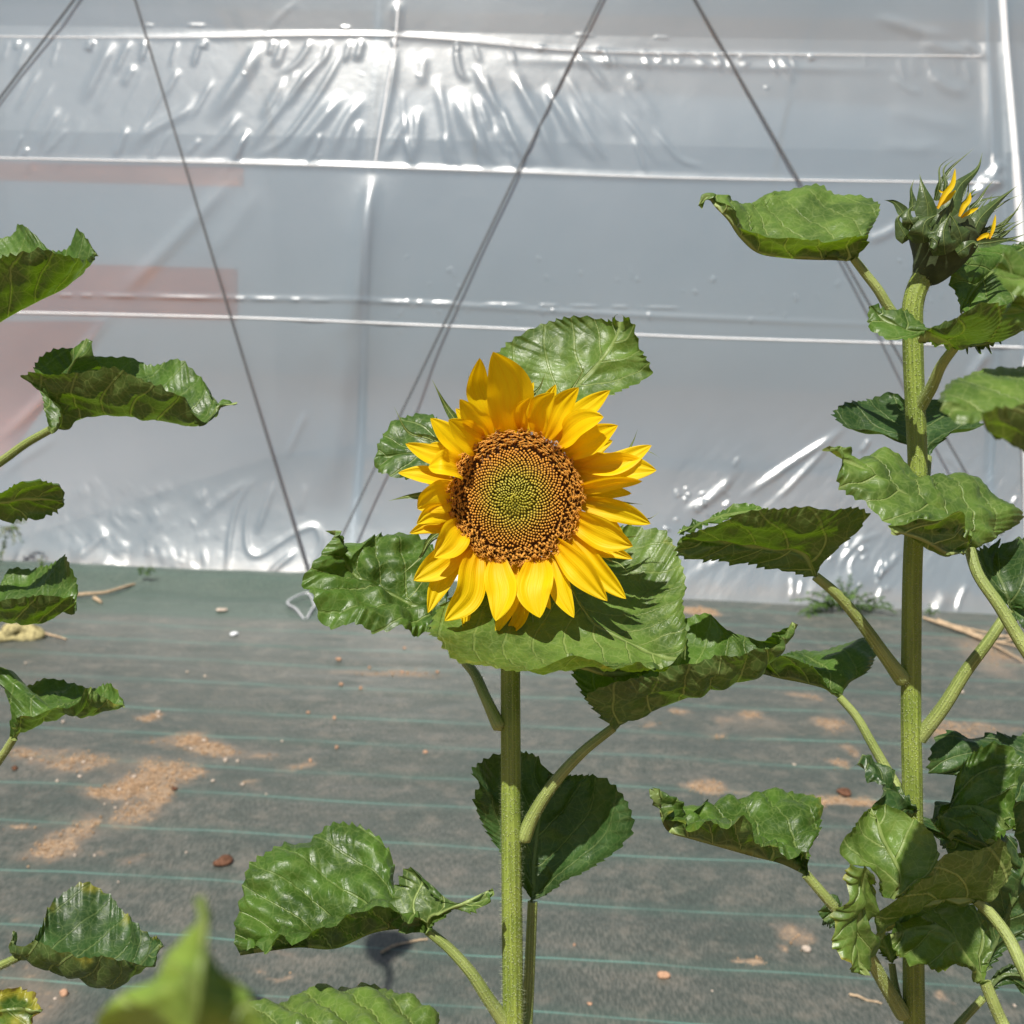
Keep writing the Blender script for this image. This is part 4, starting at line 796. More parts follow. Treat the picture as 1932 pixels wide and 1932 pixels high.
leaf(BD, 'z5', .76, [dict(mid=[(1410, 1540, -1), (1370, 1440), (1320, 1350, 2), (1300, 1250, 4)], A=[(1410, 1540, -1), (1300, 1472, 0), (1200, 1430, 0), (1090, 1392, 0), (960, 1370, 0), (912, 1315, 1), (975, 1250, 2), (1100, 1220, 4), (1210, 1208, 5), (1300, 1250, 4)], B=[(1410, 1540, -1), (1480, 1470, -1), (1560, 1410, -2), (1700, 1370, -3), (1600, 1310, 0), (1500, 1240, 3), (1400, 1235, 4), (1300, 1250, 4)], bul=.7)],
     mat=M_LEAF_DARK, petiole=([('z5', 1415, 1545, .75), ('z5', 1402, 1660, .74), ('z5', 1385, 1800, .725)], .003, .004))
leaf(BD, 'z6', .70, [dict(mid=[(812, 480), (760, 370, -.5), (700, 340, -.5), (550, 330, 0), (350, 300, 0), (85, 275, 0)], A=[(812, 480), (840, 400, -.5), (930, 320, -1.5), (1090, 160, -3), (1000, 120, -4), (850, 122, -4.5), (700, 118, -4.5), (540, 122, -4.5), (400, 150, -4), (250, 205, -3), (130, 240, -1.5), (85, 275, 0)],
      B=[(812, 480), (700, 457, .5), (560, 430, 1), (420, 408, 1), (300, 395, 1), (180, 385, .5), (90, 372, .5), (65, 320, 0), (85, 275, 0)], face='under', bul=.8),
      dict(mid=[(85, 250, 1), (200, 195, 3), (350, 150, 4.5), (560, 122, 5)], A=[(85, 250, 1), (110, 220, 1.5), (190, 180, 4), (240, 175, 4.5), (350, 108, 5.5), (480, 95, 6), (560, 122, 5)], B=[(85, 250, 1), (200, 215, 2.6), (400, 155, 4), (560, 122, 5)], bul=.4)],
     mat=M_LEAF, petiole=([('z6', 812, 480, .70), ('z6', 920, 570, .70), ('z6', 1050, 720, .705), ('z6', 1180, 900, .71), ('z6', 1290, 1050, .718)], .0034, .0055))
leaf(BD, 'z6', .75, [dict(mid=[(940, 1128), (870, 1080), (750, 1047), (620, 1022), (525, 1000, -1)], A=[(940, 1128), (1000, 1050, 1), (1080, 1000, 2), (1142, 880, 4), (1105, 793, 6), (1000, 845, 6), (850, 893, 6), (730, 878, 5), (620, 915, 3), (560, 950, 1), (525, 1000, -1)], B=[(940, 1128), (880, 1078, -1), (800, 985, -2), (720, 935, -3), (630, 918, -3), (560, 930, -2), (525, 1000, -1)], bul=.9)],
     petiole=([('z6', 940, 1128, .75), ('z6', 1030, 1230, .745), ('z6', 1105, 1360, .74), ('z6', 1190, 1510, .735), ('z6', 1290, 1680, .725)], .003, .0042))
leaf(BD, 'b1', .69, [dict(mid=[(825, 1172), (700, 1112), (550, 1072), (400, 1030), (250, 988), (130, 948), (95, 880), (75, 738)], A=[(825, 1172), (835, 1060, 1), (880, 950, 3), (900, 860, 4), (860, 800, 5.5), (740, 742, 7), (640, 775, 7), (540, 800, 6), (400, 797, 5), (270, 830, 3), (170, 800, 1), (75, 738)], B=[(825, 1172), (838, 1080, -1), (780, 1072, -2.5), (690, 1095, -3), (600, 1065, -3), (540, 990, -3.2), (495, 920, -3), (420, 922, -2.8), (300, 945, -2), (180, 935, -1), (95, 860, 0), (75, 738)], bul=1.9, rip=.6)],
     age=.10, aedge=.36, petiole=([('b1', 825, 1172, .69), ('b1', 910, 1270, .69), ('b1', 1010, 1390, .695), ('b1', 1130, 1560, .70), ('b1', 1220, 1720, .71), ('b1', 1330, 1900, .72)], .0033, .0055))
leaf(BD, 'b1', .715, [dict(mid=[(1380, 870), (1300, 820), (1220, 720), (1150, 650), (1090, 610)], A=[(1380, 870), (1330, 770), (1260, 690), (1220, 630, 1), (1150, 588, 1), (1090, 610)], B=[(1380, 870), (1230, 860, -2), (1155, 830, -2), (1175, 750, -1), (1145, 690, -1), (1130, 630, -.5), (1090, 610)], bul=1.4, rip=.8)], mat=M_LEAF_DARK)
leaf(BD, 'b1', .735, [dict(mid=[(1262, 1625), (1240, 1560), (1210, 1480)], A=[(1262, 1625), (1200, 1560), (1180, 1500), (1210, 1480)], B=[(1262, 1625), (1310, 1570), (1300, 1480), (1210, 1480)])], petiole=([('b1', 1262, 1625, .735), ('b1', 1275, 1720, .73), ('b1', 1300, 1830, .72)], .0025, .003))

# ================================================================== plant just beyond the right edge, nearer
RP = thing('sunflower', 'sunflower beyond the right edge whose leaves cross before the budding one', 'sunflower', tuple(P('F', 2080, 1932, .62) * [1, 1, 0]))
footr = P('F', 2080, 1932, .62) * np.array([1, 1, 0])
stem(RP, [P('F', 2050, 200, .64), P('F', 2060, 900, .63), P('F', 2075, 1500, .62), P('F', 2080, 1932, .62), footr], [.006, .0085, .010, .011, .013], 500)
leaf(RP, 'z5', .66, [dict(mid=[(1645, 2030, 1), (1600, 1960, 0), (1480, 1860, -.5), (1300, 1740, -.5), (1100, 1620, -.5), (975, 1560, -.5), (872, 1492, -1)], A=[(1645, 2030, 1), (1800, 1960, 3), (1890, 1910, 4), (1925, 1830, 5), (1850, 1790, 6), (1800, 1770, 6), (1720, 1670, 7), (1600, 1632, 7), (1480, 1652, 6), (1390, 1690, 5), (1290, 1570, 5), (1200, 1528, 5), (1100, 1550, 3.5), (1020, 1570, 2), (970, 1490, 0), (872, 1492, -1)],
      B=[(1645, 2030, 1), (1600, 1960, -2), (1400, 1900, -3), (1220, 1910, -3), (1130, 1850, -2.5), (1080, 1790, -2), (1000, 1752, -1.5), (940, 1690, -1), (950, 1580, -1), (872, 1492, -1)], bul=1.2, rip=.3),
      dict(mid=[(1220, 1932, -3.2), (1400, 1995, -2.6), (1520, 2060, -2), (1620, 2050, -1)], A=[(1220, 1915, -3.2), (1400, 1895, -4), (1520, 1860, -4), (1600, 1838, -3.5), (1612, 1930, -2), (1630, 2040, -.5)], B=[(1220, 1932, -3.2), (1380, 2010, -2), (1480, 2050, -1.5), (1580, 2085, -1), (1630, 2040, -.5)], face='under', teeth=0)],
     mat=M_LEAF_PALE, petiole=([('z6', 1640, 335, .668), ('z6', 1685, 470, .66), ('z6', 1800, 640, .65), ('z6', 1960, 900, .64), ('F', 2068, 1400, .62)], .0036, .005))
leaf(RP, 'z6', .70, [dict(mid=[(1855, 650), (1830, 560), (1790, 470, 1), (1740, 380, 2)], A=[(1855, 650), (1760, 560, 0), (1690, 470, 0), (1660, 370, 0), (1740, 320, 2), (1800, 290, 2), (1740, 380, 2)], B=[(1855, 650), (1960, 640, -1), (2050, 500, -1), (2040, 330, 0), (1930, 270, 2), (1850, 285, 3), (1740, 380, 2)], face='top', bul=.6),
      dict(mid=[(1860, 655), (1920, 700, -1), (1990, 760, -1.5)], A=[(1860, 655), (1950, 650, 0), (2020, 700, 0), (1990, 760, -1.5)], B=[(1860, 655), (1890, 720, -1), (1930, 760, -2), (1990, 760, -1.5)])],
     mat=M_LEAF_DARK)
pm = MB(); p = spline([P('z6', x, y, z) for x, y, z in ((1855, 660, .70), (1740, 830, .70), (1620, 990, .705), (1500, 1180, .71), (1370, 1350, .72))], 50); pm.tube(p, np.linspace(.0036, .0055, 50), 10); hairs(pm, p, np.linspace(.0036, .0055, 50), 900, .0011)
pm.build('petiole', [M_PETIOLE, M_HAIR], BD)
# blurred near leaves
leaf(RP, 'c2', .42, [dict(mid=[(1300, 1640, 2), (1000, 1620, 0), (700, 1580), (480, 1540), (325, 1500)], A=[(1300, 1640, 2), (1250, 1250, 9), (1050, 1190, 8), (930, 1195, 7), (820, 1195, 6), (630, 1215, 5), (500, 1265, 4), (400, 1295, 3), (350, 1360, 2), (325, 1500)], B=[(1300, 1640, 2), (1000, 1640, -2), (700, 1610, -2), (480, 1560, -1), (325, 1500)], bul=.8),
      dict(mid=[(1300, 1900, -1), (1000, 1800, -1), (800, 1700, -1.5), (690, 1690, -2)], A=[(1300, 1600, -3), (1000, 1520, -3), (850, 1480, -3.5), (740, 1455, -4), (660, 1500, -4), (620, 1590, -3.5), (690, 1690, -2)], B=[(1300, 1980, 0), (1000, 1800, 0), (800, 1720, -1), (690, 1690, -2)], face='under')],
     mat=M_LEAF_PALE)
leaf(RP, 'c2', .735, [dict(mid=[(1000, 280, 4), (850, 380, 3), (700, 500, 2), (560, 640, 1), (470, 810)], A=[(1000, 280, 4), (800, 310, 4), (690, 320, 4), (560, 350, 3), (430, 415, 2), (395, 500, 1), (395, 600, 1), (440, 700, 0), (470, 810)], B=[(1000, 280, 4), (1100, 450, 2), (1000, 650, 0), (850, 800, -1), (700, 830, -1), (560, 830, -1), (470, 810)], bul=.6)], mat=M_LEAF)
leaf(RP, 'c2', .44, [dict(mid=[(1250, 560, 1), (1000, 560), (850, 520), (720, 470)], A=[(1250, 420, 2), (1000, 400, 2), (850, 385, 1), (730, 420, 0), (720, 470)], B=[(1250, 700), (1000, 680, -1), (850, 640, -1), (760, 600, -1), (720, 540, -.5), (720, 470)], bul=.7),
      dict(mid=[(1250, 850, 1), (1000, 780), (900, 760), (830, 740)], A=[(1250, 700, 1), (1000, 640, 1), (880, 660), (830, 740)], B=[(1250, 1000), (1000, 960), (900, 900), (820, 830), (830, 740)], bul=.7)], mat=M_LEAF_PALE)
leaf(RP, 'c2', .74, [dict(mid=[(470, 1055), (600, 1045), (780, 990)], A=[(470, 1055), (560, 1000), (680, 970), (780, 990)], B=[(470, 1055), (560, 1068), (660, 1068), (780, 990)], face='under', teeth=2.0)], mat=M_LEAF_DARK)
# crowded leaves low on the right
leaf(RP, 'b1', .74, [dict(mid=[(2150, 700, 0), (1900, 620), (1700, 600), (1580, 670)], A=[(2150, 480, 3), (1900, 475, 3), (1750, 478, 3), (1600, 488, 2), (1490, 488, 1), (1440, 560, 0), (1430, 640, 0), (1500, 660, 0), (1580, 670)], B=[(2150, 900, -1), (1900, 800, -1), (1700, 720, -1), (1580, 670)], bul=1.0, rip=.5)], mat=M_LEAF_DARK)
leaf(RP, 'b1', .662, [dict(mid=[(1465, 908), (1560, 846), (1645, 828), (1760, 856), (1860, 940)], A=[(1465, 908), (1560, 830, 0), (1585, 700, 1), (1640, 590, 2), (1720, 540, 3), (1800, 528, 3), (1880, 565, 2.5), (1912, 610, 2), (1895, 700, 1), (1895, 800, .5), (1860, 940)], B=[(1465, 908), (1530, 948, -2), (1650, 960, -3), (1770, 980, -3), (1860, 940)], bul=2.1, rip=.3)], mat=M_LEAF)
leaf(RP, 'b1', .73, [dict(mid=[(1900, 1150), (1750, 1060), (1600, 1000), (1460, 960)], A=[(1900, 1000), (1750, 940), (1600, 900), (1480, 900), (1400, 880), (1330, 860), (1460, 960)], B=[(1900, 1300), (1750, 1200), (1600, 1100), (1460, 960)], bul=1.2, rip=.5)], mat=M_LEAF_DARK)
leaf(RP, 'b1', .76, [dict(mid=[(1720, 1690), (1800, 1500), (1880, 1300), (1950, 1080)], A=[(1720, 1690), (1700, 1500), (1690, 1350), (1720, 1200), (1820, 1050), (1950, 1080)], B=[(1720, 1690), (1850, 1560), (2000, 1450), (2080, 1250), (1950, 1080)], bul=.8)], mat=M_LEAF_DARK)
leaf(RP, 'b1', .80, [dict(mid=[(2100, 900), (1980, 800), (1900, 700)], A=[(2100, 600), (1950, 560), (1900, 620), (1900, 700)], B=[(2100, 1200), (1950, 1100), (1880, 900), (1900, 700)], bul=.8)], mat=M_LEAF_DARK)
leaf(RP, 'b1', .685, [dict(mid=[(1710, 1305), (1600, 1290), (1500, 1298), (1380, 1345), (1280, 1405), (1180, 1492)], A=[(1710, 1305), (1800, 1270, -1), (1860, 1200, -1.5), (1872, 1110, -2), (1825, 1018, -2.5), (1780, 1050, -2.7), (1700, 1065, -3), (1580, 1058, -3), (1490, 1090, -3), (1440, 1190, -3), (1340, 1280, -3), (1250, 1330, -2.5), (1195, 1390, -2), (1180, 1492)], B=[(1710, 1305), (1600, 1302, .5), (1500, 1310, .5), (1390, 1362, .5), (1290, 1430, .5), (1180, 1492)], face='under', bul=.9, teeth=.4),
      dict(mid=[(1275, 1302, -3), (1295, 1160, -2.5), (1220, 1000, -1.5), (1160, 838, 0)], A=[(1275, 1302, -3), (1220, 1280, -3.5), (1190, 1190, -3.8), (1140, 1140, -4), (1055, 1110, -4), (1015, 1030, -3.5), (1070, 920, -2), (1120, 860, -1), (1160, 838, 0)], B=[(1275, 1302, -3), (1335, 1275, -3), (1400, 1205, -3), (1465, 1185, -3), (1497, 1060, -2.5), (1465, 970, -2), (1390, 905, -1.4), (1300, 858, -.8), (1220, 828, -.2), (1160, 838, 0)], bul=1.1, teeth=.5, face='top'),
      dict(mid=[(1125, 1130, -3.8), (1105, 1300, -3), (1075, 1500, -3), (1112, 1682, -3)], A=[(1055, 1120, -4), (1040, 1250, -4), (1000, 1400, -4), (985, 1550, -4), (1040, 1635, -3.6), (1112, 1682, -3)], B=[(1150, 1150, -3.6), (1185, 1300, -2.6), (1130, 1400, -2), (1150, 1460, -1.6), (1215, 1510, -1), (1150, 1640, -2), (1112, 1682, -3)], bul=1.2, rip=.4, age=.1, aedge=.5)],
     mat=M_LEAF_PALE, petiole=([('b1', 1690, 1302, .684), ('b1', 1760, 1370, .68), ('b1', 1850, 1490, .67), ('b1', 1930, 1650, .655), ('b1', 2060, 1860, .63), ('F', 2080, 2050, .62)], .0038, .0052))
leaf(RP, 'b1', .672, [dict(mid=[(1735, 1725), (1640, 1590), (1540, 1460), (1420, 1440), (1255, 1485)], A=[(1735, 1725), (1690, 1690, -1), (1640, 1642, -1.5), (1560, 1632, -2), (1500, 1668, -2.5), (1400, 1632, -2.5), (1330, 1610, -2), (1285, 1555, -1), (1255, 1485)], B=[(1735, 1725), (1775, 1560, 1), (1740, 1430, 2), (1640, 1320, 3), (1500, 1300, 4), (1380, 1340, 3), (1290, 1420, 1), (1255, 1485)], bul=1.3)],
     mat=M_LEAF_PALE, age=.2, aedge=.2, petiole=([('b1', 1735, 1720, .672), ('b1', 1775, 1820, .67), ('b1', 1830, 1940, .668), ('b1', 1980, 2150, .64), ('F', 2080, 2250, .62)], .004, .005))
leaf(RP, 'b1', .76, [dict(mid=[(1725, 1800), (1830, 1690), (1950, 1690)], A=[(1725, 1800), (1790, 1690), (1830, 1655), (1930, 1650), (1950, 1690)], B=[(1725, 1800), (1810, 1740), (1880, 1720), (1935, 1790), (1950, 1690)])], mat=M_LEAF_DARK, petiole=([('b1', 1725, 1800, .76), ('b1', 1640, 1890, .76), ('b1', 1560, 1980, .755), ('b1', 1400, 2200, .72)], .0028, .0035))
leaf(RP, 'b1', .72, [dict(mid=[(1010, 1420), (960, 1380), (910, 1400)], A=[(1010, 1420), (990, 1300), (950, 1275), (915, 1310), (890, 1360), (910, 1400)], B=[(1010, 1420), (970, 1432), (920, 1420), (910, 1400)])], mat=M_LEAF_DARK)

# ================================================================== plant just beyond the left edge
LP = thing('sunflower', 'sunflower rooted beyond the left edge with leaves reaching into view', 'sunflower', tuple(P('F', -170, 1932, .80) * [1, 1, 0]))
footl = P('F', -170, 1932, .80) * np.array([1, 1, 0])
stem(LP, [P('F', -120, 150, .86), P('F', -150, 900, .82), P('F', -165, 1500, .80), P('F', -170, 1932, .80), footl], [.006, .0085, .010, .011, .013], 500)
leaf(LP, 'z1', .80, [dict(mid=[(-60, 1260), (40, 1195), (150, 1138), (260, 1082), (330, 1005), (372, 965)], A=[(-60, 1260), (-80, 900, 6), (-20, 890, 6), (40, 870, 6), (62, 845, 6), (130, 885, 5), (185, 940, 4), (230, 935, 3), (262, 920, 2.5), (290, 868, 2), (325, 900, 1), (372, 965)], B=[(-60, 1260), (-70, 1020, -3), (60, 955, -4), (180, 948, -4), (280, 970, -3), (340, 980, -1), (372, 965)], bul=.9)],
     petiole=([('z1', -60, 1260, .80), ('z1', -160, 1330, .81), ('F', -148, 780, .823)], .0035, .0045))
leaf(LP, 'z3', .78, [dict(mid=[(270, 718), (340, 692), (500, 648), (750, 655), (950, 692), (1060, 703), (1140, 640), (1170, 595), (1272, 575)], A=[(270, 718), (200, 450, 3), (195, 350, 5), (270, 285, 6), (400, 270, 7), (520, 320, 7), (600, 340, 7), (700, 340, 7), (800, 372, 7), (930, 362, 6), (1040, 408, 5), (1110, 470, 3.5), (1145, 550, 2), (1165, 575, 1), (1200, 553, 1), (1272, 575)], B=[(270, 718), (325, 620, -2), (230, 500, -2.5), (122, 440, -3), (210, 408, -3.5), (400, 420, -4), (560, 400, -4), (610, 383, -4), (750, 440, -4), (900, 500, -3.5), (1000, 560, -2.5), (1065, 690, -1), (1150, 605, 0), (1272, 575)], bul=1.1, pil=.04),
      dict(mid=[(360, 420, 2), (410, 330, 0), (470, 228, 0)], A=[(330, 420, 3), (370, 330, 2), (430, 240, 1), (470, 228, 0)], B=[(560, 400, 3), (510, 320, -1), (505, 250, -1), (470, 228, 0)], bul=.4, teeth=0)],
     petiole=([('z3', 270, 716, .78), ('z3', 140, 790, .785), ('z3', 0, 890, .79), ('F', -155, 960, .82)], .003, .0045))
leaf(LP, 'z3', .79, [dict(mid=[(-150, 1120), (0, 1110), (150, 1090), (345, 1095)], A=[(-150, 1120), (-60, 1080, -2), (0, 1068, -2.5), (100, 1000, -3.5), (200, 982, -3.5), (262, 985, -2.5), (330, 1030, -1), (345, 1095)], B=[(-150, 1120), (0, 1215, 1), (150, 1195, 1), (280, 1170, 1), (325, 1135, .3), (345, 1095)], face='under', bul=.8)],
     mat=M_LEAF, age=.1, aedge=.15, petiole=([('z3', -150, 1120, .79), ('z3', -300, 1180, .80), ('F', -160, 1040, .815)], .003, .004))
leaf(LP, 'z3', .79, [dict(mid=[(-120, 1800), (0, 1745), (100, 1745), (220, 1752), (300, 1705), (405, 1690)], A=[(-120, 1800), (-60, 1600, 5), (0, 1570, 6), (50, 1478, 7), (150, 1475, 7), (210, 1470, 6), (280, 1455, 5), (350, 1402, 4), (390, 1450, 2.5), (412, 1545, 1), (395, 1620, 0), (405, 1690)], B=[(-120, 1800), (-60, 1660, -3), (60, 1630, -3.4), (160, 1620, -3.2), (280, 1622, -2.5), (385, 1612, -1.5), (405, 1690)], bul=1.0, rip=.2)],
     petiole=([('z3', -120, 1800, .79), ('z3', -250, 1900, .80), ('F', -163, 1300, .81)], .003, .004))
leaf(LP, 'b3', .78, [dict(mid=[(70, 482), (180, 412), (320, 358), (450, 362), (560, 345), (632, 322)], A=[(70, 482), (62, 280, 2), (30, 230, 3), (-60, 160, 4), (0, 138, 4), (90, 170, 5), (125, 220, 5), (220, 168, 6), (330, 190, 6), (420, 210, 5), (550, 218, 3), (600, 255, 1.5), (632, 322)], B=[(70, 482), (90, 400, -2), (200, 345, -3), (300, 320, -3), (385, 318, -3), (450, 250, -2), (560, 300, -1), (632, 322)], bul=1.1, rip=.3, pil=.03)],
     age=.1, aedge=.35, petiole=([('b3', 70, 482, .78), ('b3', 20, 560, .785), ('b3', -60, 660, .79), ('F', -166, 1560, .80)], .003, .004))
leaf(LP, 'b3', .74, [dict(mid=[(95, 1592), (250, 1655), (400, 1702), (580, 1752), (700, 1650), (812, 1530)], A=[(95, 1592), (150, 1530, 1), (215, 1430, 3), (255, 1330, 5), (350, 1262, 6.5), (440, 1228, 7), (500, 1248, 7), (600, 1340, 6), (680, 1412, 4), (745, 1485, 2), (790, 1495, 1), (812, 1530)], B=[(95, 1592), (62, 1540, -1), (200, 1538, -2.5), (350, 1592, -3), (450, 1602, -3), (560, 1588, -3), (680, 1632, -2), (770, 1600, -1), (812, 1530)], bul=1.0, rip=.3),
      dict(mid=[(95, 1592), (60, 1545, -.5), (62, 1465)], A=[(95, 1592), (40, 1555), (45, 1500), (62, 1465)], B=[(95, 1592), (80, 1540), (80, 1490), (62, 1465)], teeth=0)],
     mat=M_LEAF_DARK, age=.15, aedge=.34, label='older leaf with yellow blotches and brown ragged rim', petiole=([('b3', 95, 1592, .74), ('b3', 0, 1637, .75), ('b3', -150, 1700, .77), ('F', -168, 1900, .80)], .003, .0042))
leaf(LP, 'b3', .72, [dict(mid=[(-150, 1900), (0, 1860), (120, 1850), (212, 1868)], A=[(-150, 1800), (0, 1780, 1), (90, 1742, 2), (150, 1768, 2), (212, 1868)], B=[(-150, 2100), (20, 2050, -1), (150, 1960, -1), (160, 1900, 0), (212, 1868)], face='top', bul=1.0, rip=.4)], mat=M_LEAF, age=.45, aedge=.5, label='yellowing leaf with brown edge')

lb = MB(); tp = spline([np.array([-.585, .93, 1.48]), np.array([-.63, .93, 1.68]), np.array([-.68, .925, 1.80]), np.array([-.69, .935, 1.87]), np.array([-.68, .95, 1.90])], 40)
lb.tube(tp, np.interp(np.linspace(0, 1, 40), [0, .60, .78, .92, 1], [.006, .007, .030, .055, .018]), 16); lb.build('bud_head', M_STEM, LP)  # bud out of view, added to cast the dark blob on the mat
leaf(LP, None, 0, [dict(mid=[(-.80, .82, 1.50), (-.98, .82, 1.60), (-1.10, .83, 1.60)], A=[(-.80, .82, 1.50), (-.84, .90, 1.57), (-1.0, .91, 1.62), (-1.10, .83, 1.60)], B=[(-.80, .82, 1.50), (-.84, .74, 1.57), (-1.0, .74, 1.62), (-1.10, .83, 1.60)])])  # unseen leaf added for its shadow on the mat at lower left
# ================================================================== near blurred leaf at the bottom left
FP = thing('sunflower', 'out of focus young sunflower close by at the bottom left', 'sunflower', tuple(P('b3', 950, 3400, .155) * [1, 1, 0]))
footf = P('b3', 950, 3400, .155) * np.array([1, 1, 0])
stem(FP, [P('b3', 950, 2500, .168), P('b3', 950, 2900, .160), P('b3', 950, 3400, .155), footf], [.0025, .003, .004, .006], 200)
leaf(FP, 'b3', .172, [dict(mid=[(930, 2500, 3), (960, 2200, 0), (980, 1900, -2), (1000, 1600, -2), (1020, 1450, -1), (1015, 1300, 0)], A=[(930, 2500, 3), (500, 2200, 2), (500, 1960, 1), (600, 1790, 0), (790, 1660, 0), (880, 1510, 0), (965, 1400, 0), (985, 1330, 0), (1015, 1300, 0)], B=[(930, 2500, 3), (1350, 2300, 0), (1330, 2000, -1), (1265, 1840, -1), (1190, 1730, -1), (1095, 1600, -1), (1075, 1430, -.5), (1060, 1340, 0), (1015, 1300, 0)], bul=.4, pil=.08, teeth=.5),
      ], mat=M_LEAF_YOUNG, label='blurred bright green leaf nearest the viewer')

# ------------------------------------------------------------------ weeds, dead stems, stones
def frond(mb, base, tip, sag, nl, ll, rg):
    p = spline([base, base * .5 + tip * .5 + np.array([0, 0, sag]), tip], 30); mb[0].tube(p, np.linspace(.0035, .001, 30), 5)
    for k in range(nl):
        t = .1 + .9 * k / nl; c = p[int(t * 29)]; ax = unit(p[min(29, int(t * 29) + 1)] - p[int(t * 29) - 1])
        for sg in (-1, 1):
            sd = unit(np.cross(ax, [rg.normal() * .3, rg.normal() * .3, 1])) * sg
            d = unit(sd + ax * .7 + rg.normal(size=3) * .25); L = ll * (1.15 - t * .7) * (.7 + .6 * rg.random()); wv = unit(np.cross(d, rg.normal(size=3))) * L * .17
            e = c + d * L + np.array([0, 0, -.15 * L]); m_ = c + d * L * .5
            mb[1].add([c, m_ + wv, e, m_ - wv], [(0, 1, 2, 3)])
def weed(reg, x, y, fr, label, name='weed', mat=None, seed=1, ll=.03, nl=14, off=0):
    rg = np.random.default_rng(seed); g = ground_at(reg, x, y); a = (MB(), MB()); s = REG[reg][2]
    for bx, by, tx, ty, dd in fr:
        dep = np.dot(g - CAMP, fwd); b0 = P(reg, bx, by, dep); t0 = P(reg, tx, ty, dep - dd)
        frond(a, b0, t0, .02 + .02 * rg.random(), nl, ll, rg)
    r = thing(name, label, 'weed', tuple(g)); a[0].build('stalk', M_STRAW if mat is M_STRAW else M_WEED, r); a[1].build('foliage', mat or M_WEED, r, smooth=False); return r
weed('z6', 900, 660, [(880, 640, 680, 610, .05), (900, 640, 760, 570, .1), (930, 650, 840, 560, .08), (960, 650, 940, 480, .06), (980, 650, 1000, 470, .05), (1000, 655, 1060, 520, .06), (1020, 660, 1120, 570, .07), (1040, 670, 1190, 590, .08), (1060, 680, 1230, 640, .1), (900, 650, 800, 650, .12), (880, 650, 720, 690, .16), (830, 660, 740, 740, .2), (780, 690, 715, 790, .22), (900, 660, 880, 600, .14), (960, 660, 1020, 600, .15), (1000, 670, 1100, 640, .15), (1080, 680, 1250, 680, .1), (940, 660, 960, 560, .12)],
     'bushy green feathery weed growing at the foot of the film', seed=3, ll=.040, nl=16)
weed('z6', 1430, 695, [(1430, 690, 1415, 640, 0), (1440, 690, 1480, 680, .02), (1430, 690, 1400, 685, .02)], 'tiny green weed at the film foot right of the budding stem', seed=5, ll=.02, nl=6)
weed('b6', 240, 240, [(240, 235, 215, 175, .0), (240, 235, 240, 150, 0), (240, 235, 262, 180, .0)], 'tiny pale weed at the film foot above the dead stem', seed=6, ll=.02, nl=6, mat=simple('pale_weed', (.20, .22, .08), .7, .2))
weed('b6', 820, 262, [(800, 262, 790, 240, 0), (800, 262, 830, 245, 0), (830, 262, 870, 240, 0), (840, 265, 890, 250, 0)], 'small green sprig lying on the mat edge under the plain film', seed=7, ll=.022, nl=6)
weed('z3', 20, 1480, [(0, 1470, 40, 1230, .02), (-20, 1470, -30, 1180, .03), (0, 1400, 80, 1240, .05), (60, 1230, 120, 1330, .06), (60, 1230, 75, 1340, .06), (70, 1225, 140, 1220, .05), (40, 1260, 0, 1300, .05), (-10, 1460, 10, 1440, .05)], 'drooping grey green weed standing against the film at the left edge', seed=8, ll=.035, nl=7, mat=simple('grey_weed', (.17, .18, .10), .7, .2))
def stick(pts, r, label, name='dead_stem', cat='dead stem', mat=None, lift=.012):
    m = MB()
    for k, q_ in enumerate(pts):
        p = [ground_at(*q) + np.array([0, 0, lift if len(q_) > 2 else .006]) for q in q_]; pp = spline(p, 30)
        pp[:, 2] += np.random.default_rng(k).normal(size=30).cumsum() * .0006
        m.tube(pp, np.linspace(r, r * .6, 30), 7)
    return tag(m.build(name, mat or M_STRAW, None, m.v[0][0]), label, cat)
stick([[('b6', 380, 402), ('b6', 590, 383), ('b6', 680, 358), ('b6', 770, 332)], [('b6', 540, 400), ('b6', 580, 425)]], .011, 'pale bent dry stem lying on the mat near the film', lift=.02)
stick([[('b6', 120, 610), ('b6', 230, 605), ('b6', 380, 640)]], .007, 'thin dry stalk trailing from the withered clump')
stick([[('b1', 1045, 1790), ('b1', 1120, 1810), ('b1', 1212, 1832)]], .0028, 'short straw lying on the mat left of the budding stem', 'straw', 'straw', lift=.004)
stick([[('b2', 775, 1418), ('b2', 870, 1375), ('b2', 985, 1355)]], .0035, 'thin brown twig behind the lower left leaf', 'twig', 'twig', lift=.004)
stick([[('r7', 1370, 510), ('r7', 1600, 590), ('r7', 1760, 640), ('r7', 1932, 620)], [('r7', 1400, 520), ('r7', 1560, 560), ('r7', 1750, 600), ('r7', 1940, 640)], [('r7', 1500, 540), ('r7', 1700, 630), ('r7', 1850, 660), ('r7', 1960, 700)], [('r7', 1620, 580), ('r7', 1760, 660), ('r7', 1915, 750)], [('r7', 1830, 570), ('r7', 1900, 640), ('r7', 1960, 660)], [('r7', 1450, 520), ('r7', 1700, 610), ('r7', 1932, 600)]], .008, 'tangle of dry roots on the mat at the right', 'dry_roots', 'roots', lift=.015)
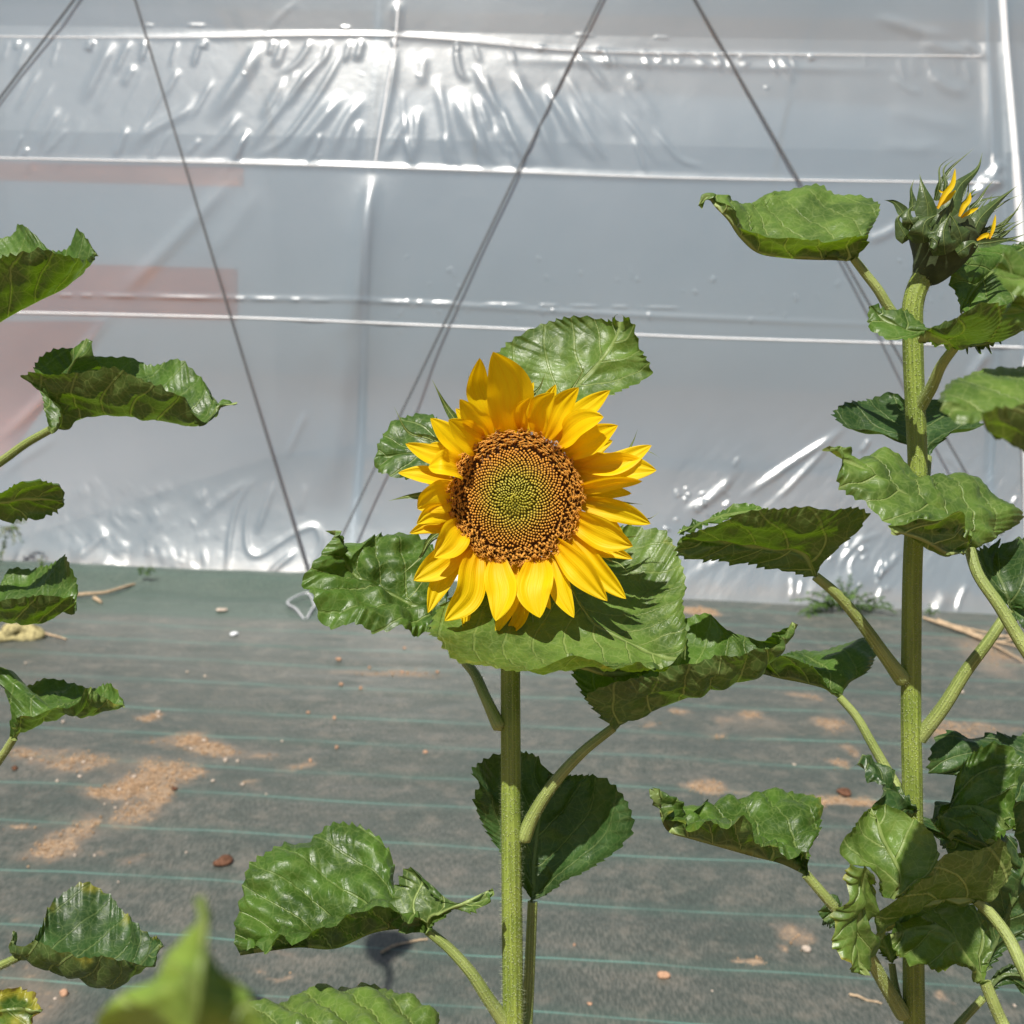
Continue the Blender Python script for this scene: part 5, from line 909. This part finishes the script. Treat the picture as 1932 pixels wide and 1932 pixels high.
def lump(reg, x, y, w_, h_, mat, name, label, cat, seed, lift=.3, group=None, rough=.35):
    g = ground_at(reg, x, y); s = REG[reg][2]; dep = np.dot(g - CAMP, fwd); rx, rz = w_ * s / F * dep / 2, h_ * s / F * dep / 2
    th, ph = np.meshgrid(np.linspace(0.02, np.pi - .02, 10), np.linspace(0, 2 * np.pi, 14, endpoint=False), indexing='ij')
    rg = np.random.default_rng(seed); k = rg.random(6) * 6
    r = 1 + rough * (np.sin(2 * ph + k[0]) * np.sin(th) * .4 + np.sin(3 * th + k[1]) * .3 + np.sin(3 * ph + 2 * th + k[2]) * .3 * np.sin(th))
    V = np.stack([np.sin(th) * np.cos(ph) * r * rx, np.sin(th) * np.sin(ph) * r * rx * (.7 + .4 * rg.random()), np.cos(th) * r * rz], -1)
    m = MB(); m.grid((V + g + np.array([0, 0, rz * .6]))[:, ::-1], True); m.add(V[0] + g + np.array([0, 0, rz * .6]), [list(range(14))]); return tag(m.build(name, mat, None, g), label, cat, group)
lump('b6', 90, 620, 230, 90, simple('withered_plant', (.36, .31, .15), .9, .1, 60, .5, 1.0), 'withered_plant', 'withered yellowish plant clump lying on the mat at the left edge', 'dead plant', 3, rough=.9)
lump('b3', 1135, 1115, 85, 40, M_CLOD, 'soil_clod', 'dark brown clod on the mat left of the lower leaf', 'clod', 4, rough=.5)
lump('b1', 1020, 765, 80, 26, M_CLOD, 'soil_clod', 'dark brown clod on the mat beside the curled little leaf', 'clod', 5, rough=.5)
lump('b3', 75, 640, 30, 24, M_CLOD, 'soil_clod', 'small dark clod at the left edge beside the soil spill', 'clod', 6, rough=.6)
lump('b3', 885, 745, 36, 18, M_CLOD, 'soil_clod', 'small dark clod on the right rim of the soil spill', 'clod', 7, rough=.6)
i = 0
PEB = [('b3', [(680, 683, 30, 22), (605, 747, 28, 22), (745, 740, 20, 18), (970, 540, 22, 18), (1035, 498, 26, 20), (1145, 600, 34, 28), (1205, 603, 26, 20), (425, 607, 24, 18), (405, 680, 26, 18), (320, 405, 26, 22), (805, 352, 26, 20), (805, 375, 22, 14), (1080, 703, 24, 20), (1230, 720, 20, 20), (945, 1065, 16, 16), (380, 1080, 20, 18), (280, 1805, 24, 14), (600, 1215, 14, 12), (290, 705, 24, 20), (480, 1080, 18, 14), (585, 840, 18, 16), (645, 820, 16, 16), (530, 820, 16, 14), (160, 590, 20, 16), (130, 105, 16, 16), (950, 150, 20, 16), (1040, 170, 20, 16), (1350, 770, 16, 14), (1430, 500, 18, 14)], M_STONE, 'small pale pebble lying on or beside the spilled soil'),
       ('b2', [(580, 80, 30, 24), (590, 193, 22, 22), (680, 210, 22, 20), (560, 345, 20, 20), (440, 320, 22, 16), (975, 500, 26, 16), (570, 480, 24, 18), (450, 540, 20, 24), (1725, 1648, 30, 10), (1655, 1380, 16, 14), (880, 25, 20, 12), (870, 135, 18, 16), (1030, 135, 22, 16), (720, 115, 16, 14)], M_STONE_R, 'small tan pebble lying on the mat'),
       ('b1', [(1615, 255, 34, 26), (350, 1765, 16, 10), (1883, 1840, 20, 14), (765, 620, 22, 16)], M_STONE, 'small pale pebble on the mat around the budding stem')]
for reg, L, mt, lab in PEB:
    for x, y, w_, h_ in [(x, y, w_ * .8, h_ * .8) for x, y, w_, h_ in L]:
        i += 1; lump(reg, x, y, w_, h_, mt, 'pebble', lab, 'pebble', 40 + i, group=lab.replace('small', 'small scattered').replace('pebble', 'pebbles'), rough=.3)
lump('b1', 827, 1562, 44, 36, M_STONE, 'stone', 'round pale stone on the mat left of the twisted leaf', 'stone', 90, rough=.2)
lump('b1', 103, 1695, 66, 34, M_STONE_R, 'stone', 'flat orange brown stone on the mat right of the open sunflower stem', 'stone', 91, rough=.2)
lump('b3', 325, 1783, 52, 32, M_STONE_R, 'stone', 'brown stone on the mat under the blotched old leaf', 'stone', 92, rough=.3)
lump('b6', 1335, 605, 42, 26, M_WHITE, 'stone', 'white stone on the mat left of the wire peg', 'stone', 93, rough=.3)
lump('b6', 1265, 468, 60, 22, M_STONE, 'stone', 'pale flat stone at the mat fold near the film', 'stone', 94, rough=.3)
# loose soil crumbs where the mat is stained
cr = MB(); rg = np.random.default_rng(9); wgt = np.clip(dirt - .35, 0, 1).ravel(); wgt /= wgt.sum()
pk = rg.choice(len(wgt), 5200, p=wgt); Xf, Yf, Zf = X.ravel(), Yw.ravel(), Z.ravel()
tet = np.array([[1, 0, -.7], [-.5, .87, -.7], [-.5, -.87, -.7], [0, 0, 1.0]]); octv = np.array([[1, 0, 0], [0, 1, 0], [-1, 0, 0], [0, -1, 0], [0, 0, 1], [0, 0, -.4]])
of = [(0, 1, 4), (1, 2, 4), (2, 3, 4), (3, 0, 4), (1, 0, 5), (2, 1, 5), (3, 2, 5), (0, 3, 5)]
for q in pk:
    r = .0012 + .0035 * rg.random() ** 3; c = np.array([Xf[q] + rg.normal() * .012, Yf[q] + rg.normal() * .012, 0]); c[2] = float(gz(c[0], c[1])) + r * .4
    a = rg.random() * 6.28; R = np.array([[math.cos(a), -math.sin(a), 0], [math.sin(a), math.cos(a), 0], [0, 0, 1]])
    cr.add((octv * (.7 + .6 * rg.random((6, 1)))) @ R.T * r + c, of)
tag(cr.build('soil_crumbs', M_SOIL, None, (0, 3, 0)), 'reddish brown loose soil crumbs scattered on the weed mat', 'soil', kind='stuff')
